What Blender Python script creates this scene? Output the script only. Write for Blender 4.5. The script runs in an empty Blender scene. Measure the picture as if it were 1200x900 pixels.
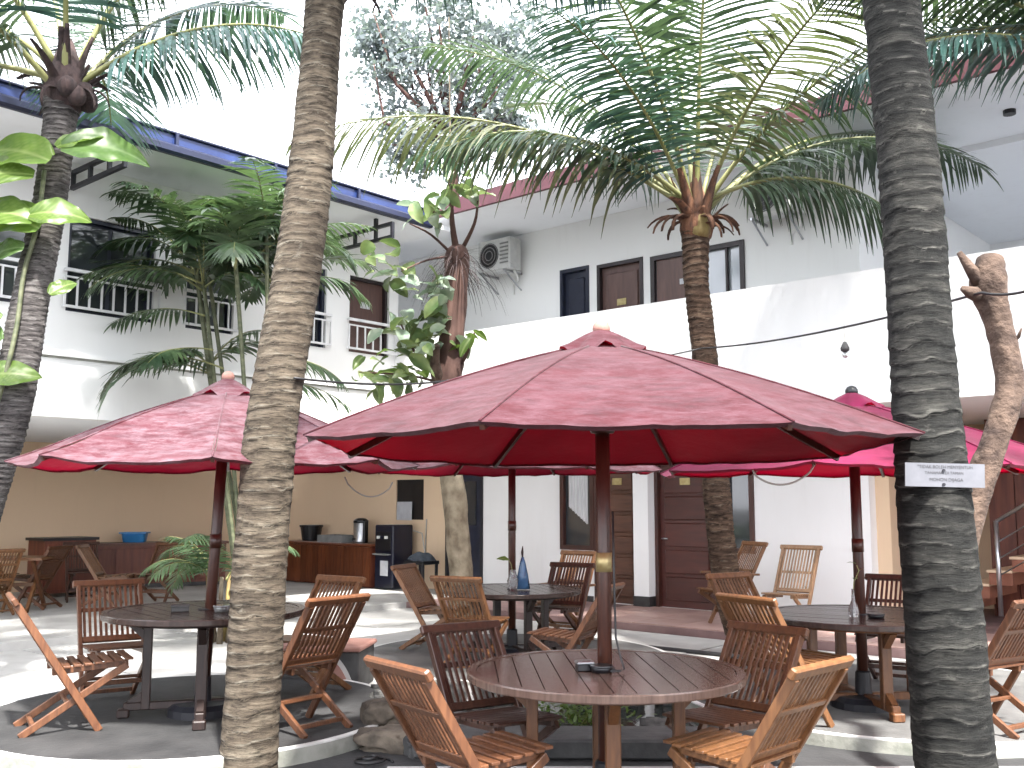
import bpy, bmesh, math, random
from mathutils import Vector, Matrix, noise as mnoise

# ------------------------------------------------------------------ camera, sky, sun, exposure
scene = bpy.context.scene
COL = scene.collection
PITCH = math.radians(6.73)
FPX = 1170.0
CAMZ = 1.6
cam_d = bpy.data.cameras.new('camera')
cam = bpy.data.objects.new('camera', cam_d)
COL.objects.link(cam)
cam.location = (0, 0, CAMZ)
cam.rotation_euler = (math.pi / 2 + PITCH, 0, 0)
cam_d.sensor_width = 36
cam_d.lens = 36 * FPX / 1200
cam_d.clip_start = 0.05
cam_d.clip_end = 3000
scene.camera = cam

SUN_TO = Vector((0.20, -0.48, 0.85)).normalized()
world = bpy.data.worlds.new('World')
scene.world = world
world.use_nodes = True
wn = world.node_tree.nodes
wl = world.node_tree.links
wn.clear()
w_out = wn.new('ShaderNodeOutputWorld')
w_bg = wn.new('ShaderNodeBackground')
w_sky = wn.new('ShaderNodeTexSky')
w_sky.sky_type = 'NISHITA'
w_sky.sun_disc = False
w_sky.sun_elevation = math.asin(SUN_TO.z)
w_sky.sun_rotation = math.atan2(SUN_TO.x, SUN_TO.y)
w_sky.air_density = 1.0
w_sky.dust_density = 6.0
w_sky.ozone_density = 1.0
w_bg.inputs[1].default_value = 0.15
# thin bright cloud veil over the whole sky
w_tc = wn.new('ShaderNodeTexCoord')
w_no = wn.new('ShaderNodeTexNoise')
w_no.inputs['Scale'].default_value = 2.2
w_no.inputs['Detail'].default_value = 6
w_mr = wn.new('ShaderNodeMapRange')
w_mr.inputs[1].default_value = 0.3
w_mr.inputs[2].default_value = 0.7
w_mr.inputs[3].default_value = 0.80
w_mr.inputs[4].default_value = 0.97
w_mx = wn.new('ShaderNodeMix')
w_mx.data_type = 'RGBA'
w_mx.inputs[7].default_value = (4.1, 4.2, 4.5, 1)
wl.new(w_tc.outputs['Generated'], w_no.inputs['Vector'])
wl.new(w_no.outputs[0], w_mr.inputs[0])
wl.new(w_mr.outputs[0], w_mx.inputs[0])
wl.new(w_sky.outputs[0], w_mx.inputs[6])
wl.new(w_mx.outputs[2], w_bg.inputs[0])
wl.new(w_bg.outputs[0], w_out.inputs[0])

sun_d = bpy.data.lights.new('sun', 'SUN')
sun_d.energy = 2.5
sun_d.angle = math.radians(3.0)
sun_d.color = (1.0, 0.965, 0.91)
sun = bpy.data.objects.new('sun', sun_d)
COL.objects.link(sun)
sun.rotation_euler = SUN_TO.to_track_quat('Z', 'Y').to_euler()
sun.location = (0, -5, 20)

scene.view_settings.view_transform = 'Standard'
scene.view_settings.look = 'None'
scene.view_settings.exposure = 2.95
scene.view_settings.gamma = 1.0
scene.view_settings.use_curve_mapping = False
scene.cycles.max_bounces = 6
scene.cycles.diffuse_bounces = 4
scene.cycles.glossy_bounces = 3
scene.cycles.use_adaptive_sampling = True
scene.cycles.adaptive_threshold = 0.03
scene.cycles.caustics_reflective = False
scene.cycles.caustics_refractive = False
scene.cycles.transparent_max_bounces = 8

RNG = random.Random(7)


def at(px, py, Y):
    """real point seen at (px,py) of the 1200x900 photograph at depth Y metres"""
    u = (px - 600) / FPX
    v = (450 - py) / FPX
    d = Vector((u, math.cos(PITCH) - v * math.sin(PITCH), math.sin(PITCH) + v * math.cos(PITCH)))
    return Vector((0, 0, CAMZ)) + d * (Y / d.y)


TH = math.radians(41.1)                        # the two wings stand square to each other, turned by this
NL = Vector((math.cos(TH), -math.sin(TH), 0))
NR = Vector((math.sin(TH), math.cos(TH), 0))


def W(s, r, z):
    return NL * s + NR * r + Vector((0, 0, z))


# ------------------------------------------------------------------ materials
MATS = {}


def nodes_of(name):
    m = bpy.data.materials.new(name)
    m.use_nodes = True
    nt = m.node_tree
    b = nt.nodes['Principled BSDF']
    return m, nt, b


def ramp(nt, stops):
    r = nt.nodes.new('ShaderNodeValToRGB')
    els = r.color_ramp.elements
    while len(els) < len(stops):
        els.new(0.5)
    for e, (p, c) in zip(els, stops):
        e.position = p
        e.color = (c[0], c[1], c[2], 1)
    return r


def noise_node(nt, scale, detail=4, stretch=None, src='Object', rough=0.55, dist=0.0):
    tc = nt.nodes.new('ShaderNodeTexCoord')
    n = nt.nodes.new('ShaderNodeTexNoise')
    n.inputs['Scale'].default_value = scale
    n.inputs['Detail'].default_value = detail
    n.inputs['Roughness'].default_value = rough
    n.inputs['Distortion'].default_value = dist
    if stretch:
        mp = nt.nodes.new('ShaderNodeMapping')
        mp.inputs['Scale'].default_value = stretch
        nt.links.new(tc.outputs[src], mp.inputs['Vector'])
        nt.links.new(mp.outputs[0], n.inputs['Vector'])
    else:
        nt.links.new(tc.outputs[src], n.inputs['Vector'])
    return n


def bump(nt, b, hsock, strength, dist=0.01):
    bp = nt.nodes.new('ShaderNodeBump')
    bp.inputs['Strength'].default_value = strength
    bp.inputs['Distance'].default_value = dist
    nt.links.new(hsock, bp.inputs['Height'])
    nt.links.new(bp.outputs[0], b.inputs['Normal'])
    return bp


def mixc(nt, a, bcol, fac, mode='MIX'):
    m = nt.nodes.new('ShaderNodeMix')
    m.data_type = 'RGBA'
    m.blend_type = mode
    for key, val in ((0, fac), (6, a), (7, bcol)):
        if hasattr(val, 'links'):
            nt.links.new(val, m.inputs[key])
        else:
            m.inputs[key].default_value = val if key == 0 else (val[0], val[1], val[2], 1)
    return m.outputs[2]


def mat_noise(name, c1, c2, scale=4, rough=0.7, bmp=0.2, bscale=None, stretch=None, metallic=0.0,
              rand=0.0, spec=0.5, detail=5, lo=0.3, hi=0.7, dist=0.01):
    m, nt, b = nodes_of(name)
    n = noise_node(nt, scale, detail, stretch)
    r = ramp(nt, [(lo, c1), (hi, c2)])
    nt.links.new(n.outputs[0], r.inputs[0])
    col = r.outputs[0]
    if rand:
        oi = nt.nodes.new('ShaderNodeObjectInfo')
        mr = nt.nodes.new('ShaderNodeMapRange')
        mr.inputs[3].default_value = 1 - rand
        mr.inputs[4].default_value = 1 + rand
        nt.links.new(oi.outputs['Random'], mr.inputs[0])
        hv = nt.nodes.new('ShaderNodeHueSaturation')
        nt.links.new(mr.outputs[0], hv.inputs['Value'])
        nt.links.new(col, hv.inputs['Color'])
        col = hv.outputs[0]
    nt.links.new(col, b.inputs['Base Color'])
    b.inputs['Roughness'].default_value = rough
    b.inputs['Metallic'].default_value = metallic
    b.inputs['Specular IOR Level'].default_value = spec
    if bmp:
        n2 = noise_node(nt, bscale or scale * 6, 6, stretch)
        bump(nt, b, n2.outputs[0], bmp, dist)
    MATS[name] = m
    return m


def mat_wood(name, dark, light, rough=0.45, rand=0.22, scale=9):
    """grain runs along each piece's own long axis through stretched noise"""
    m, nt, b = nodes_of(name)
    tc = nt.nodes.new('ShaderNodeTexCoord')
    oi = nt.nodes.new('ShaderNodeObjectInfo')
    n = nt.nodes.new('ShaderNodeTexNoise')
    n.noise_dimensions = '4D'
    mp = nt.nodes.new('ShaderNodeMapping')
    mp.inputs['Scale'].default_value = (5, 5, 0.6)
    nt.links.new(tc.outputs['Object'], mp.inputs[0])
    nt.links.new(mp.outputs[0], n.inputs['Vector'])
    ml = nt.nodes.new('ShaderNodeMath')
    ml.operation = 'MULTIPLY'
    ml.inputs[1].default_value = 37
    nt.links.new(oi.outputs['Random'], ml.inputs[0])
    nt.links.new(ml.outputs[0], n.inputs['W'])
    n.inputs['Scale'].default_value = scale
    n.inputs['Detail'].default_value = 6
    n.inputs['Distortion'].default_value = 0.6
    r = ramp(nt, [(0.28, dark), (0.72, light)])
    nt.links.new(n.outputs[0], r.inputs[0])
    mr = nt.nodes.new('ShaderNodeMapRange')
    mr.inputs[3].default_value = 1 - rand
    mr.inputs[4].default_value = 1 + rand
    nt.links.new(oi.outputs['Random'], mr.inputs[0])
    hv = nt.nodes.new('ShaderNodeHueSaturation')
    nt.links.new(mr.outputs[0], hv.inputs['Value'])
    nt.links.new(r.outputs[0], hv.inputs['Color'])
    nt.links.new(hv.outputs[0], b.inputs['Base Color'])
    b.inputs['Roughness'].default_value = rough
    bump(nt, b, n.outputs[0], 0.18, 0.004)
    MATS[name] = m
    return m


def mat_leaf(name, c1, c2, rough=0.42, trans=0.24, rand=0.25, scale=3, vein=False):
    m, nt, b = nodes_of(name)
    n = noise_node(nt, scale, 3)
    r = ramp(nt, [(0.3, c1), (0.7, c2)])
    nt.links.new(n.outputs[0], r.inputs[0])
    oi = nt.nodes.new('ShaderNodeObjectInfo')
    mr = nt.nodes.new('ShaderNodeMapRange')
    mr.inputs[3].default_value = 1 - rand
    mr.inputs[4].default_value = 1 + rand
    nt.links.new(oi.outputs['Random'], mr.inputs[0])
    hv = nt.nodes.new('ShaderNodeHueSaturation')
    nt.links.new(mr.outputs[0], hv.inputs['Value'])
    nt.links.new(r.outputs[0], hv.inputs['Color'])
    lc = hv.outputs[0]
    if vein:
        va = nt.nodes.new('ShaderNodeAttribute')
        va.attribute_name = 'ring'
        lc = mixc(nt, lc, (min(1, c2[0] * 2.0), min(1, c2[1] * 1.6), c2[2] * 3), va.outputs['Fac'])
    nt.links.new(lc, b.inputs['Base Color'])
    b.inputs['Roughness'].default_value = rough
    tr = nt.nodes.new('ShaderNodeBsdfTranslucent')
    tc = mixc(nt, lc, (0.35, 0.6, 0.1), 0.14)
    nt.links.new(tc, tr.inputs[0])
    mx = nt.nodes.new('ShaderNodeMixShader')
    mx.inputs[0].default_value = trans
    out = nt.nodes['Material Output']
    nt.links.new(b.outputs[0], mx.inputs[1])
    nt.links.new(tr.outputs[0], mx.inputs[2])
    nt.links.new(mx.outputs[0], out.inputs[0])
    MATS[name] = m
    return m


def mat_fabric(name, c1, c2, cdust, trans=0.2, dust=0.5):
    """umbrella cloth: faded on its upper side, underside shade and glow painted in, lets light through"""
    m, nt, b = nodes_of(name)
    n = noise_node(nt, 2.2, 6, (1, 1, 2.5), rough=0.65)
    r = ramp(nt, [(0.3, c1), (0.7, c2)])
    nt.links.new(n.outputs[0], r.inputs[0])
    n2 = noise_node(nt, 7, 8, (1, 1, 5), rough=0.78, dist=0.3)
    rr = ramp(nt, [(0.42, (0, 0, 0)), (0.66, (dust, dust, dust))])
    nt.links.new(n2.outputs[0], rr.inputs[0])
    col = mixc(nt, r.outputs[0], cdust, rr.outputs[0])
    n7 = noise_node(nt, 3.0, 8, (1, 1, 7), rough=0.75, dist=0.6)
    r7 = ramp(nt, [(0.34, (0.55, 0.5, 0.55)), (0.5, (1, 1, 1)), (0.75, (1.25, 1.3, 1.3))])
    nt.links.new(n7.outputs[0], r7.inputs[0])
    col = mixc(nt, col, r7.outputs[0], 0.9, 'MULTIPLY')
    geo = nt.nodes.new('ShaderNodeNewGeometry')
    col2 = mixc(nt, col, (c1[0] * 1.5, c1[1] * 0.3, c1[2] * 0.8), geo.outputs['Backfacing'])  # back faces get their own deep red: underside shade and glow put into the colour
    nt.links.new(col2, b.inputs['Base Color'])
    b.inputs['Roughness'].default_value = 0.8
    b.inputs['Sheen Weight'].default_value = 0.1
    b.inputs['Specular IOR Level'].default_value = 0.25
    b.inputs['Sheen Roughness'].default_value = 0.5
    n3 = noise_node(nt, 14, 5, (1, 1, 3))
    bump(nt, b, n3.outputs[0], 0.25, 0.01)
    tr = nt.nodes.new('ShaderNodeBsdfTranslucent')
    tr.inputs[0].default_value = (min(1, c2[0] * 3.4), c2[1] * 0.12, c2[2] * 0.6, 1)
    mx = nt.nodes.new('ShaderNodeMixShader')
    mx.inputs[0].default_value = trans
    nt.links.new(b.outputs[0], mx.inputs[1])
    nt.links.new(tr.outputs[0], mx.inputs[2])
    nt.links.new(mx.outputs[0], nt.nodes['Material Output'].inputs[0])
    MATS[name] = m
    return m


def mat_trunk(name, dark, mid, pale, lichen, rough=0.9):
    m, nt, b = nodes_of(name)
    at_ = nt.nodes.new('ShaderNodeAttribute')
    at_.attribute_name = 'ring'
    n1 = noise_node(nt, 3.0, 6, (1, 1, 3.2), rough=0.7, dist=0.5)
    r1 = ramp(nt, [(0.30, dark), (0.52, mid), (0.76, pale)])
    nt.links.new(n1.outputs[0], r1.inputs[0])
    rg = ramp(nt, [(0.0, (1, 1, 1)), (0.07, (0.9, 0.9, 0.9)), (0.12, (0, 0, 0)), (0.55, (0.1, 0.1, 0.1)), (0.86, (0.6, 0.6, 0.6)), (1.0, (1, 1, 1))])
    lip = ramp(nt, [(0.07, (0, 0, 0)), (0.11, (1, 1, 1)), (0.16, (0.8, 0.8, 0.8)), (0.26, (0, 0, 0))])
    nt.links.new(at_.outputs['Fac'], lip.inputs[0])
    nl_ = noise_node(nt, 7, 4, (1, 1, 2.0), rough=0.6)
    rl_ = ramp(nt, [(0.44, (0, 0, 0)), (0.66, (0.8, 0.8, 0.8))])
    nt.links.new(nl_.outputs[0], rl_.inputs[0])
    lm = nt.nodes.new('ShaderNodeMath')
    lm.operation = 'MULTIPLY'
    nt.links.new(lip.outputs[0], lm.inputs[0])
    nt.links.new(rl_.outputs[0], lm.inputs[1])
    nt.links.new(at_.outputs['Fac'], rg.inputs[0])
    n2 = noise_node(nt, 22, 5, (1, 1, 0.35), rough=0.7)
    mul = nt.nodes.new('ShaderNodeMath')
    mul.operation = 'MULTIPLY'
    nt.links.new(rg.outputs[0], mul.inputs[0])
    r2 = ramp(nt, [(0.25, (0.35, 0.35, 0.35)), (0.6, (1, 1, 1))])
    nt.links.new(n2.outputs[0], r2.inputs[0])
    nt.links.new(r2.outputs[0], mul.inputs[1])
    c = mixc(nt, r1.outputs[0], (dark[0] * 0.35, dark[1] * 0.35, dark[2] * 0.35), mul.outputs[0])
    n4 = noise_node(nt, 5.5, 7, (1, 1, 1.6), rough=0.75)
    r4 = ramp(nt, [(0.60, (0, 0, 0)), (0.74, (0.7, 0.7, 0.7))])
    nt.links.new(n4.outputs[0], r4.inputs[0])
    c2 = mixc(nt, c, lichen, r4.outputs[0])
    c2 = mixc(nt, c2, (lichen[0] * 1.15, lichen[1] * 1.15, lichen[2] * 1.15), lm.outputs[0])
    nt.links.new(c2, b.inputs['Base Color'])
    b.inputs['Roughness'].default_value = rough
    b.inputs['Specular IOR Level'].default_value = 0.2
    n5 = noise_node(nt, 12, 9, (1, 1, 5.0), rough=0.8, dist=0.4)
    bump(nt, b, n5.outputs[0], 0.9, 0.02)
    n6 = noise_node(nt, 9, 8, (1, 1, 6.0), rough=0.75, dist=0.5)
    r6 = ramp(nt, [(0.36, (0.25, 0.25, 0.25)), (0.5, (1, 1, 1)), (0.72, (1.5, 1.5, 1.5))])
    nt.links.new(n6.outputs[0], r6.inputs[0])
    c3 = mixc(nt, c2, r6.outputs[0], 1.0, 'MULTIPLY')
    nt.links.new(c3, b.inputs['Base Color'])
    MATS[name] = m
    return m


def mat_wall(name, base, stain, amt=0.25, rough=0.85):
    m, nt, b = nodes_of(name)
    n = noise_node(nt, 0.7, 6, (1, 1, 0.35), rough=0.6)
    r = ramp(nt, [(0.48, (0, 0, 0)), (0.8, (amt, amt, amt))])
    nt.links.new(n.outputs[0], r.inputs[0])
    c = mixc(nt, base, stain, r.outputs[0])
    n3 = noise_node(nt, 6, 5, (1, 1, 0.12), rough=0.65)
    r3 = ramp(nt, [(0.56, (0, 0, 0)), (0.82, (amt * 0.7,) * 3)])
    nt.links.new(n3.outputs[0], r3.inputs[0])
    c = mixc(nt, c, stain, r3.outputs[0])
    nt.links.new(c, b.inputs['Base Color'])
    b.inputs['Roughness'].default_value = rough
    b.inputs['Specular IOR Level'].default_value = 0.25
    n2 = noise_node(nt, 40, 5)
    bump(nt, b, n2.outputs[0], 0.12, 0.004)
    MATS[name] = m
    return m


def mat_glass(name, tint=(0.03, 0.035, 0.04), rough=0.06):
    m, nt, b = nodes_of(name)
    b.inputs['Base Color'].default_value = (*tint, 1)
    b.inputs['Roughness'].default_value = rough
    b.inputs['Specular IOR Level'].default_value = 0.8
    b.inputs['Coat Weight'].default_value = 0.4
    MATS[name] = m
    return m


mat_wall('white_wall', (0.80, 0.805, 0.80), (0.50, 0.49, 0.46), 0.2)
mat_wall('soffit_white', (0.82, 0.84, 0.87), (0.5, 0.48, 0.46), 0.2)
mat_wall('beige_wall', (0.66, 0.50, 0.345), (0.45, 0.34, 0.23), 0.22)
mat_noise('blue_metal', (0.00936, 0.02184, 0.0936), (0.01716, 0.039, 0.1482), 2.5, 0.45, 0.05)
mat_noise('blue_gutter', (0.0039, 0.00702, 0.0273), (0.00702, 0.01248, 0.0468), 2.5, 0.4, 0.05)
mat_noise('red_fascia', (0.0663, 0.0156, 0.0234), (0.1014, 0.02652, 0.03588), 2.5, 0.6, 0.1)
mat_noise('roof_red', (0.0702, 0.0195, 0.01716), (0.1092, 0.0312, 0.02652), 3, 0.8, 0.3)
mat_noise('black_steel', (0.00624, 0.00702, 0.01014), (0.0156, 0.0156, 0.02184), 6, 0.45, 0.1)
mat_noise('white_steel', (0.62, 0.63, 0.65), (0.75, 0.75, 0.76), 6, 0.4, 0.05)
mat_noise('steel', (0.351, 0.3588, 0.3744), (0.468, 0.4758, 0.4914), 8, 0.28, 0.05, metallic=0.9)
mat_noise('navy_door', (0.00936, 0.01248, 0.0273), (0.01716, 0.02184, 0.0429), 5, 0.35, 0.05)
mat_noise('brown_frame', (0.03432, 0.01123, 0.008112), (0.0624, 0.01997, 0.01373), 5, 0.4, 0.15, stretch=(3.2, 3.2, 0.4))
mat_noise('dark_frame', (0.01404, 0.00936, 0.01092), (0.0273, 0.01716, 0.01872), 5, 0.45, 0.1, stretch=(4, 4, 0.5))
mat_noise('door_wood', (0.05635, 0.02188, 0.01326), (0.1127, 0.04774, 0.02785), 4, 0.38, 0.12, stretch=(0.68, 2.55, 5.1), rand=0.12)
mat_noise('door_red', (0.0468, 0.01123, 0.008736), (0.07488, 0.01872, 0.01373), 4, 0.35, 0.1, stretch=(0.64, 2.4, 4.8), rand=0.1)
mat_noise('door_upper', (0.078, 0.04056, 0.0351), (0.1248, 0.0663, 0.0546), 4, 0.45, 0.1, stretch=(4, 4, 0.6), rand=0.12)
mat_noise('brass', (0.3276, 0.2574, 0.1092), (0.468, 0.39, 0.195), 20, 0.4, 0.1, metallic=0.6)
mat_noise('curtain', (0.45, 0.46, 0.47), (0.65, 0.66, 0.66), 6, 0.9, 0.2, stretch=(9, 9, 0.6))
mat_glass('glass')
mat_glass('sky_glass', (0.35, 0.38, 0.42), 0.1)
mat_noise('concrete', (0.30, 0.295, 0.285), (0.52, 0.515, 0.50), 1.6, 0.85, 0.35, bscale=26, lo=0.25, hi=0.75, detail=8)
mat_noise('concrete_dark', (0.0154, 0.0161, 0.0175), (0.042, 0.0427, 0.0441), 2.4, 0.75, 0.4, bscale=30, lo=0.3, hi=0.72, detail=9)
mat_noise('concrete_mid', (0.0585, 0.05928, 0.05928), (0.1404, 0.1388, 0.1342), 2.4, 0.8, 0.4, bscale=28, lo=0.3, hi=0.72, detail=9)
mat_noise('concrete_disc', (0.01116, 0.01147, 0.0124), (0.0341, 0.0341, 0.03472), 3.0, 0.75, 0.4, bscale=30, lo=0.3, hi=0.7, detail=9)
mat_noise('kerb_side', (0.15, 0.16, 0.135), (0.30, 0.30, 0.27), 5, 0.9, 0.5, bscale=24)
mat_noise('white_line', (0.42, 0.42, 0.41), (0.72, 0.72, 0.70), 7, 0.8, 0.2)
mat_noise('joint', (0.0234, 0.0234, 0.0234), (0.0546, 0.0546, 0.0507), 6, 0.95, 0.3)
mat_noise('terrace_tile', (0.312, 0.1872, 0.1638), (0.39, 0.2652, 0.234), 2.2, 0.5, 0.1, rand=0.09)
mat_noise('terrace_edge', (0.156, 0.0936, 0.0897), (0.234, 0.1482, 0.1404), 4, 0.7, 0.2)
mat_noise('terracotta', (0.19, 0.068, 0.04), (0.27, 0.105, 0.06), 4, 0.65, 0.2, rand=0.12)
mat_noise('plinth', (0.0117, 0.0117, 0.01248), (0.0468, 0.0468, 0.0468), 12, 0.4, 0.2)
mat_noise('redwood_panel', (0.078, 0.01716, 0.00936), (0.156, 0.0429, 0.02106), 4, 0.5, 0.15, stretch=(4, 4, 0.5), rand=0.2)
mat_wood('teak', (0.054, 0.019, 0.0082), (0.136, 0.056, 0.024))
mat_wood('teak_gold', (0.086, 0.034, 0.0125), (0.185, 0.084, 0.032))
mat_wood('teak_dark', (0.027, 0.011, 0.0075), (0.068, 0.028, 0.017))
mat_wood('teak_pale', (0.1716, 0.0897, 0.0429), (0.2964, 0.1716, 0.0897))
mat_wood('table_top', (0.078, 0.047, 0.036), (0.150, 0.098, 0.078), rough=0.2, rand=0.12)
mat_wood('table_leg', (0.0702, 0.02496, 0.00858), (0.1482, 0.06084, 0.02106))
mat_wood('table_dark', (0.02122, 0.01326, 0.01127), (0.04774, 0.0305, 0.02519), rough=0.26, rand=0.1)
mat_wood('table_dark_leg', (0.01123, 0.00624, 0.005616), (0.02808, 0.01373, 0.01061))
mat_wood('pole_wood', (0.02633, 0.00819, 0.005265), (0.06435, 0.02106, 0.0117), rough=0.35, rand=0.1)
mat_wood('counter_wood', (0.0702, 0.01716, 0.0078), (0.1794, 0.0546, 0.0195), rough=0.35, rand=0.35, scale=5)
mat_fabric('cloth_wine', (0.038, 0.0010, 0.005), (0.054, 0.0058, 0.011), (0.094, 0.041, 0.054), dust=0.75)
mat_fabric('cloth_pink', (0.055, 0.004, 0.010), (0.092, 0.030, 0.040), (0.165, 0.108, 0.128), dust=0.85)
mat_fabric('cloth_magenta', (0.102, 0.0018, 0.024), (0.18, 0.003, 0.048), (0.204, 0.021, 0.078), dust=0.25)
mat_trunk('bark_near', (0.00884, 0.00952, 0.00952), (0.02448, 0.02448, 0.02244), (0.068, 0.06596, 0.0578), (0.1292, 0.1258, 0.1122))
mat_trunk('bark_tan', (0.0429, 0.03354, 0.02496), (0.1014, 0.0819, 0.06084), (0.1716, 0.1482, 0.1131), (0.2106, 0.195, 0.1599))
mat_trunk('bark_brown', (0.02984, 0.01856, 0.01326), (0.07956, 0.04973, 0.03315), (0.1392, 0.0961, 0.0663), (0.179, 0.1459, 0.1127))
mat_trunk('bark_grey', (0.039, 0.0351, 0.0351), (0.1014, 0.09204, 0.0897), (0.195, 0.1833, 0.1755), (0.2652, 0.2574, 0.2496))
mat_noise('bark_smooth', (0.032, 0.018, 0.013), (0.125, 0.083, 0.06), 7, 0.9, 1.0, bscale=16, stretch=(1, 1, 1.3), detail=9, lo=0.34, hi=0.68, dist=0.025)
mat_noise('bark_pale', (0.0858, 0.0624, 0.039), (0.2652, 0.2223, 0.1599), 6, 0.9, 0.9, bscale=14, stretch=(1, 1, 0.8), detail=9, dist=0.025)
mat_noise('bark_dark', (0.0429, 0.02028, 0.01716), (0.1014, 0.0546, 0.0429), 6, 0.9, 0.6, bscale=20, stretch=(1, 1, 0.5), detail=8)
mat_noise('boot_brown', (0.03825, 0.0153, 0.0102), (0.17, 0.0748, 0.0357), 9, 0.85, 1.0, stretch=(2.5, 2.5, 0.6), rand=0.3, detail=8, dist=0.02)
mat_noise('boot_dark', (0.01404, 0.00858, 0.01014), (0.0663, 0.04056, 0.03744), 11, 0.9, 1.0, detail=8, dist=0.02, stretch=(2, 2, 0.5), rand=0.25)
mat_noise('boot_yellow', (0.1014, 0.0585, 0.0195), (0.234, 0.1872, 0.0585), 8, 0.7, 0.8, stretch=(2, 2, 0.6), detail=8)
mat_noise('petiole', (0.1248, 0.1326, 0.039), (0.234, 0.234, 0.0936), 4, 0.45, 0.1, stretch=(1, 1, 0.4))
mat_noise('cane', (0.0468, 0.0585, 0.0273), (0.1326, 0.1404, 0.078), 6, 0.6, 0.2, stretch=(1, 1, 2.5))
mat_leaf('frond_green', (0.023, 0.046, 0.032), (0.060, 0.092, 0.056), rough=0.31, trans=0.2)
mat_leaf('frond_blue', (0.01716, 0.05304, 0.05148), (0.0468, 0.0975, 0.0858), rough=0.32, trans=0.22)
mat_leaf('frond_yellow', (0.078, 0.0897, 0.0429), (0.1638, 0.1638, 0.0936), rough=0.4)
mat_leaf('areca_green', (0.0234, 0.05148, 0.02808), (0.0741, 0.117, 0.0546), rough=0.34, rand=0.4)
mat_leaf('big_leaf', (0.0585, 0.117, 0.01716), (0.117, 0.1872, 0.0351), rough=0.4, trans=0.45, vein=True, scale=6)
mat_leaf('big_leaf_dark', (0.0273, 0.0663, 0.01404), (0.0585, 0.1092, 0.02496), rough=0.4, trans=0.4, vein=True, scale=6)
mat_leaf('vine_leaf', (0.0468, 0.1014, 0.039), (0.1872, 0.2106, 0.078), rough=0.38, rand=0.4)
mat_leaf('vine_pale', (0.156, 0.234, 0.1716), (0.3276, 0.3666, 0.2808), rough=0.4, rand=0.3)
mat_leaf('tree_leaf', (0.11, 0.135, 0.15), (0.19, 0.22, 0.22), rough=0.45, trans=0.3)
mat_noise('rock', (0.0234, 0.0234, 0.0234), (0.1716, 0.1677, 0.156), 6, 0.9, 1.0, bscale=14, lo=0.36, hi=0.68, rand=0.3, detail=8)
mat_noise('rock_pale', (0.2652, 0.2652, 0.2574), (0.429, 0.429, 0.4134), 4, 0.9, 0.6, bscale=18, detail=8)
mat_noise('rock_brown', (0.0351, 0.02808, 0.02184), (0.156, 0.1287, 0.0975), 6, 0.9, 1.0, bscale=14, lo=0.36, hi=0.66, rand=0.2, detail=8)
mat_noise('water', (0.008, 0.012, 0.012), (0.016, 0.02, 0.018), 3, 0.04, 0.15, bscale=7, spec=0.7)
mat_noise('black_plastic', (0.00546, 0.006006, 0.007644), (0.009828, 0.01037, 0.0131), 8, 0.32, 0.03)
mat_noise('navy_plastic', (0.00546, 0.006552, 0.01638), (0.009282, 0.01092, 0.02457), 8, 0.28, 0.03)
mat_noise('white_plastic', (0.66, 0.66, 0.65), (0.76, 0.76, 0.74), 8, 0.45, 0.05)
mat_noise('grey_plastic', (0.156, 0.1638, 0.1638), (0.234, 0.234, 0.234), 8, 0.5, 0.05)
mat_noise('ac_white', (0.42, 0.43, 0.43), (0.6, 0.6, 0.59), 5, 0.6, 0.1)
mat_noise('blue_plastic', (0.0156, 0.1248, 0.3276), (0.0234, 0.1716, 0.4056), 5, 0.35, 0.05)
g_ = mat_noise('blue_glass', (0.039, 0.1092, 0.234), (0.078, 0.1716, 0.3276), 9, 0.25, 0.05)
g_.node_tree.nodes['Principled BSDF'].inputs['Transmission Weight'].default_value = 0.4
g_ = mat_noise('clear_glass', (0.80, 0.84, 0.85), (0.88, 0.90, 0.90), 9, 0.06, 0.02)
g_.node_tree.nodes['Principled BSDF'].inputs['Transmission Weight'].default_value = 0.85
mat_noise('paper', (0.42, 0.43, 0.46), (0.52, 0.53, 0.55), 9, 0.7, 0.05)
mat_noise('sign_board', (0.10, 0.103, 0.118), (0.135, 0.138, 0.155), 9, 0.7, 0.05)
mat_noise('ink', (0.0234, 0.0234, 0.0273), (0.0468, 0.0468, 0.0507), 9, 0.7, 0.0)
mat_noise('pink_stone', (0.234, 0.1092, 0.0858), (0.3276, 0.1794, 0.1482), 5, 0.8, 0.35, bscale=22)
mat_noise('slate', (0.0273, 0.02808, 0.02886), (0.0663, 0.0663, 0.06474), 6, 0.8, 0.5, bscale=22)
mat_noise('wire', (0.00936, 0.00936, 0.01014), (0.01716, 0.01716, 0.01872), 6, 0.5, 0.0)
mat_noise('wire_pale', (0.3276, 0.312, 0.2808), (0.429, 0.4134, 0.3744), 6, 0.5, 0.0)
mat_noise('cushion', (0.039, 0.0507, 0.0663), (0.0858, 0.1014, 0.1248), 8, 0.85, 0.2)


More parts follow.
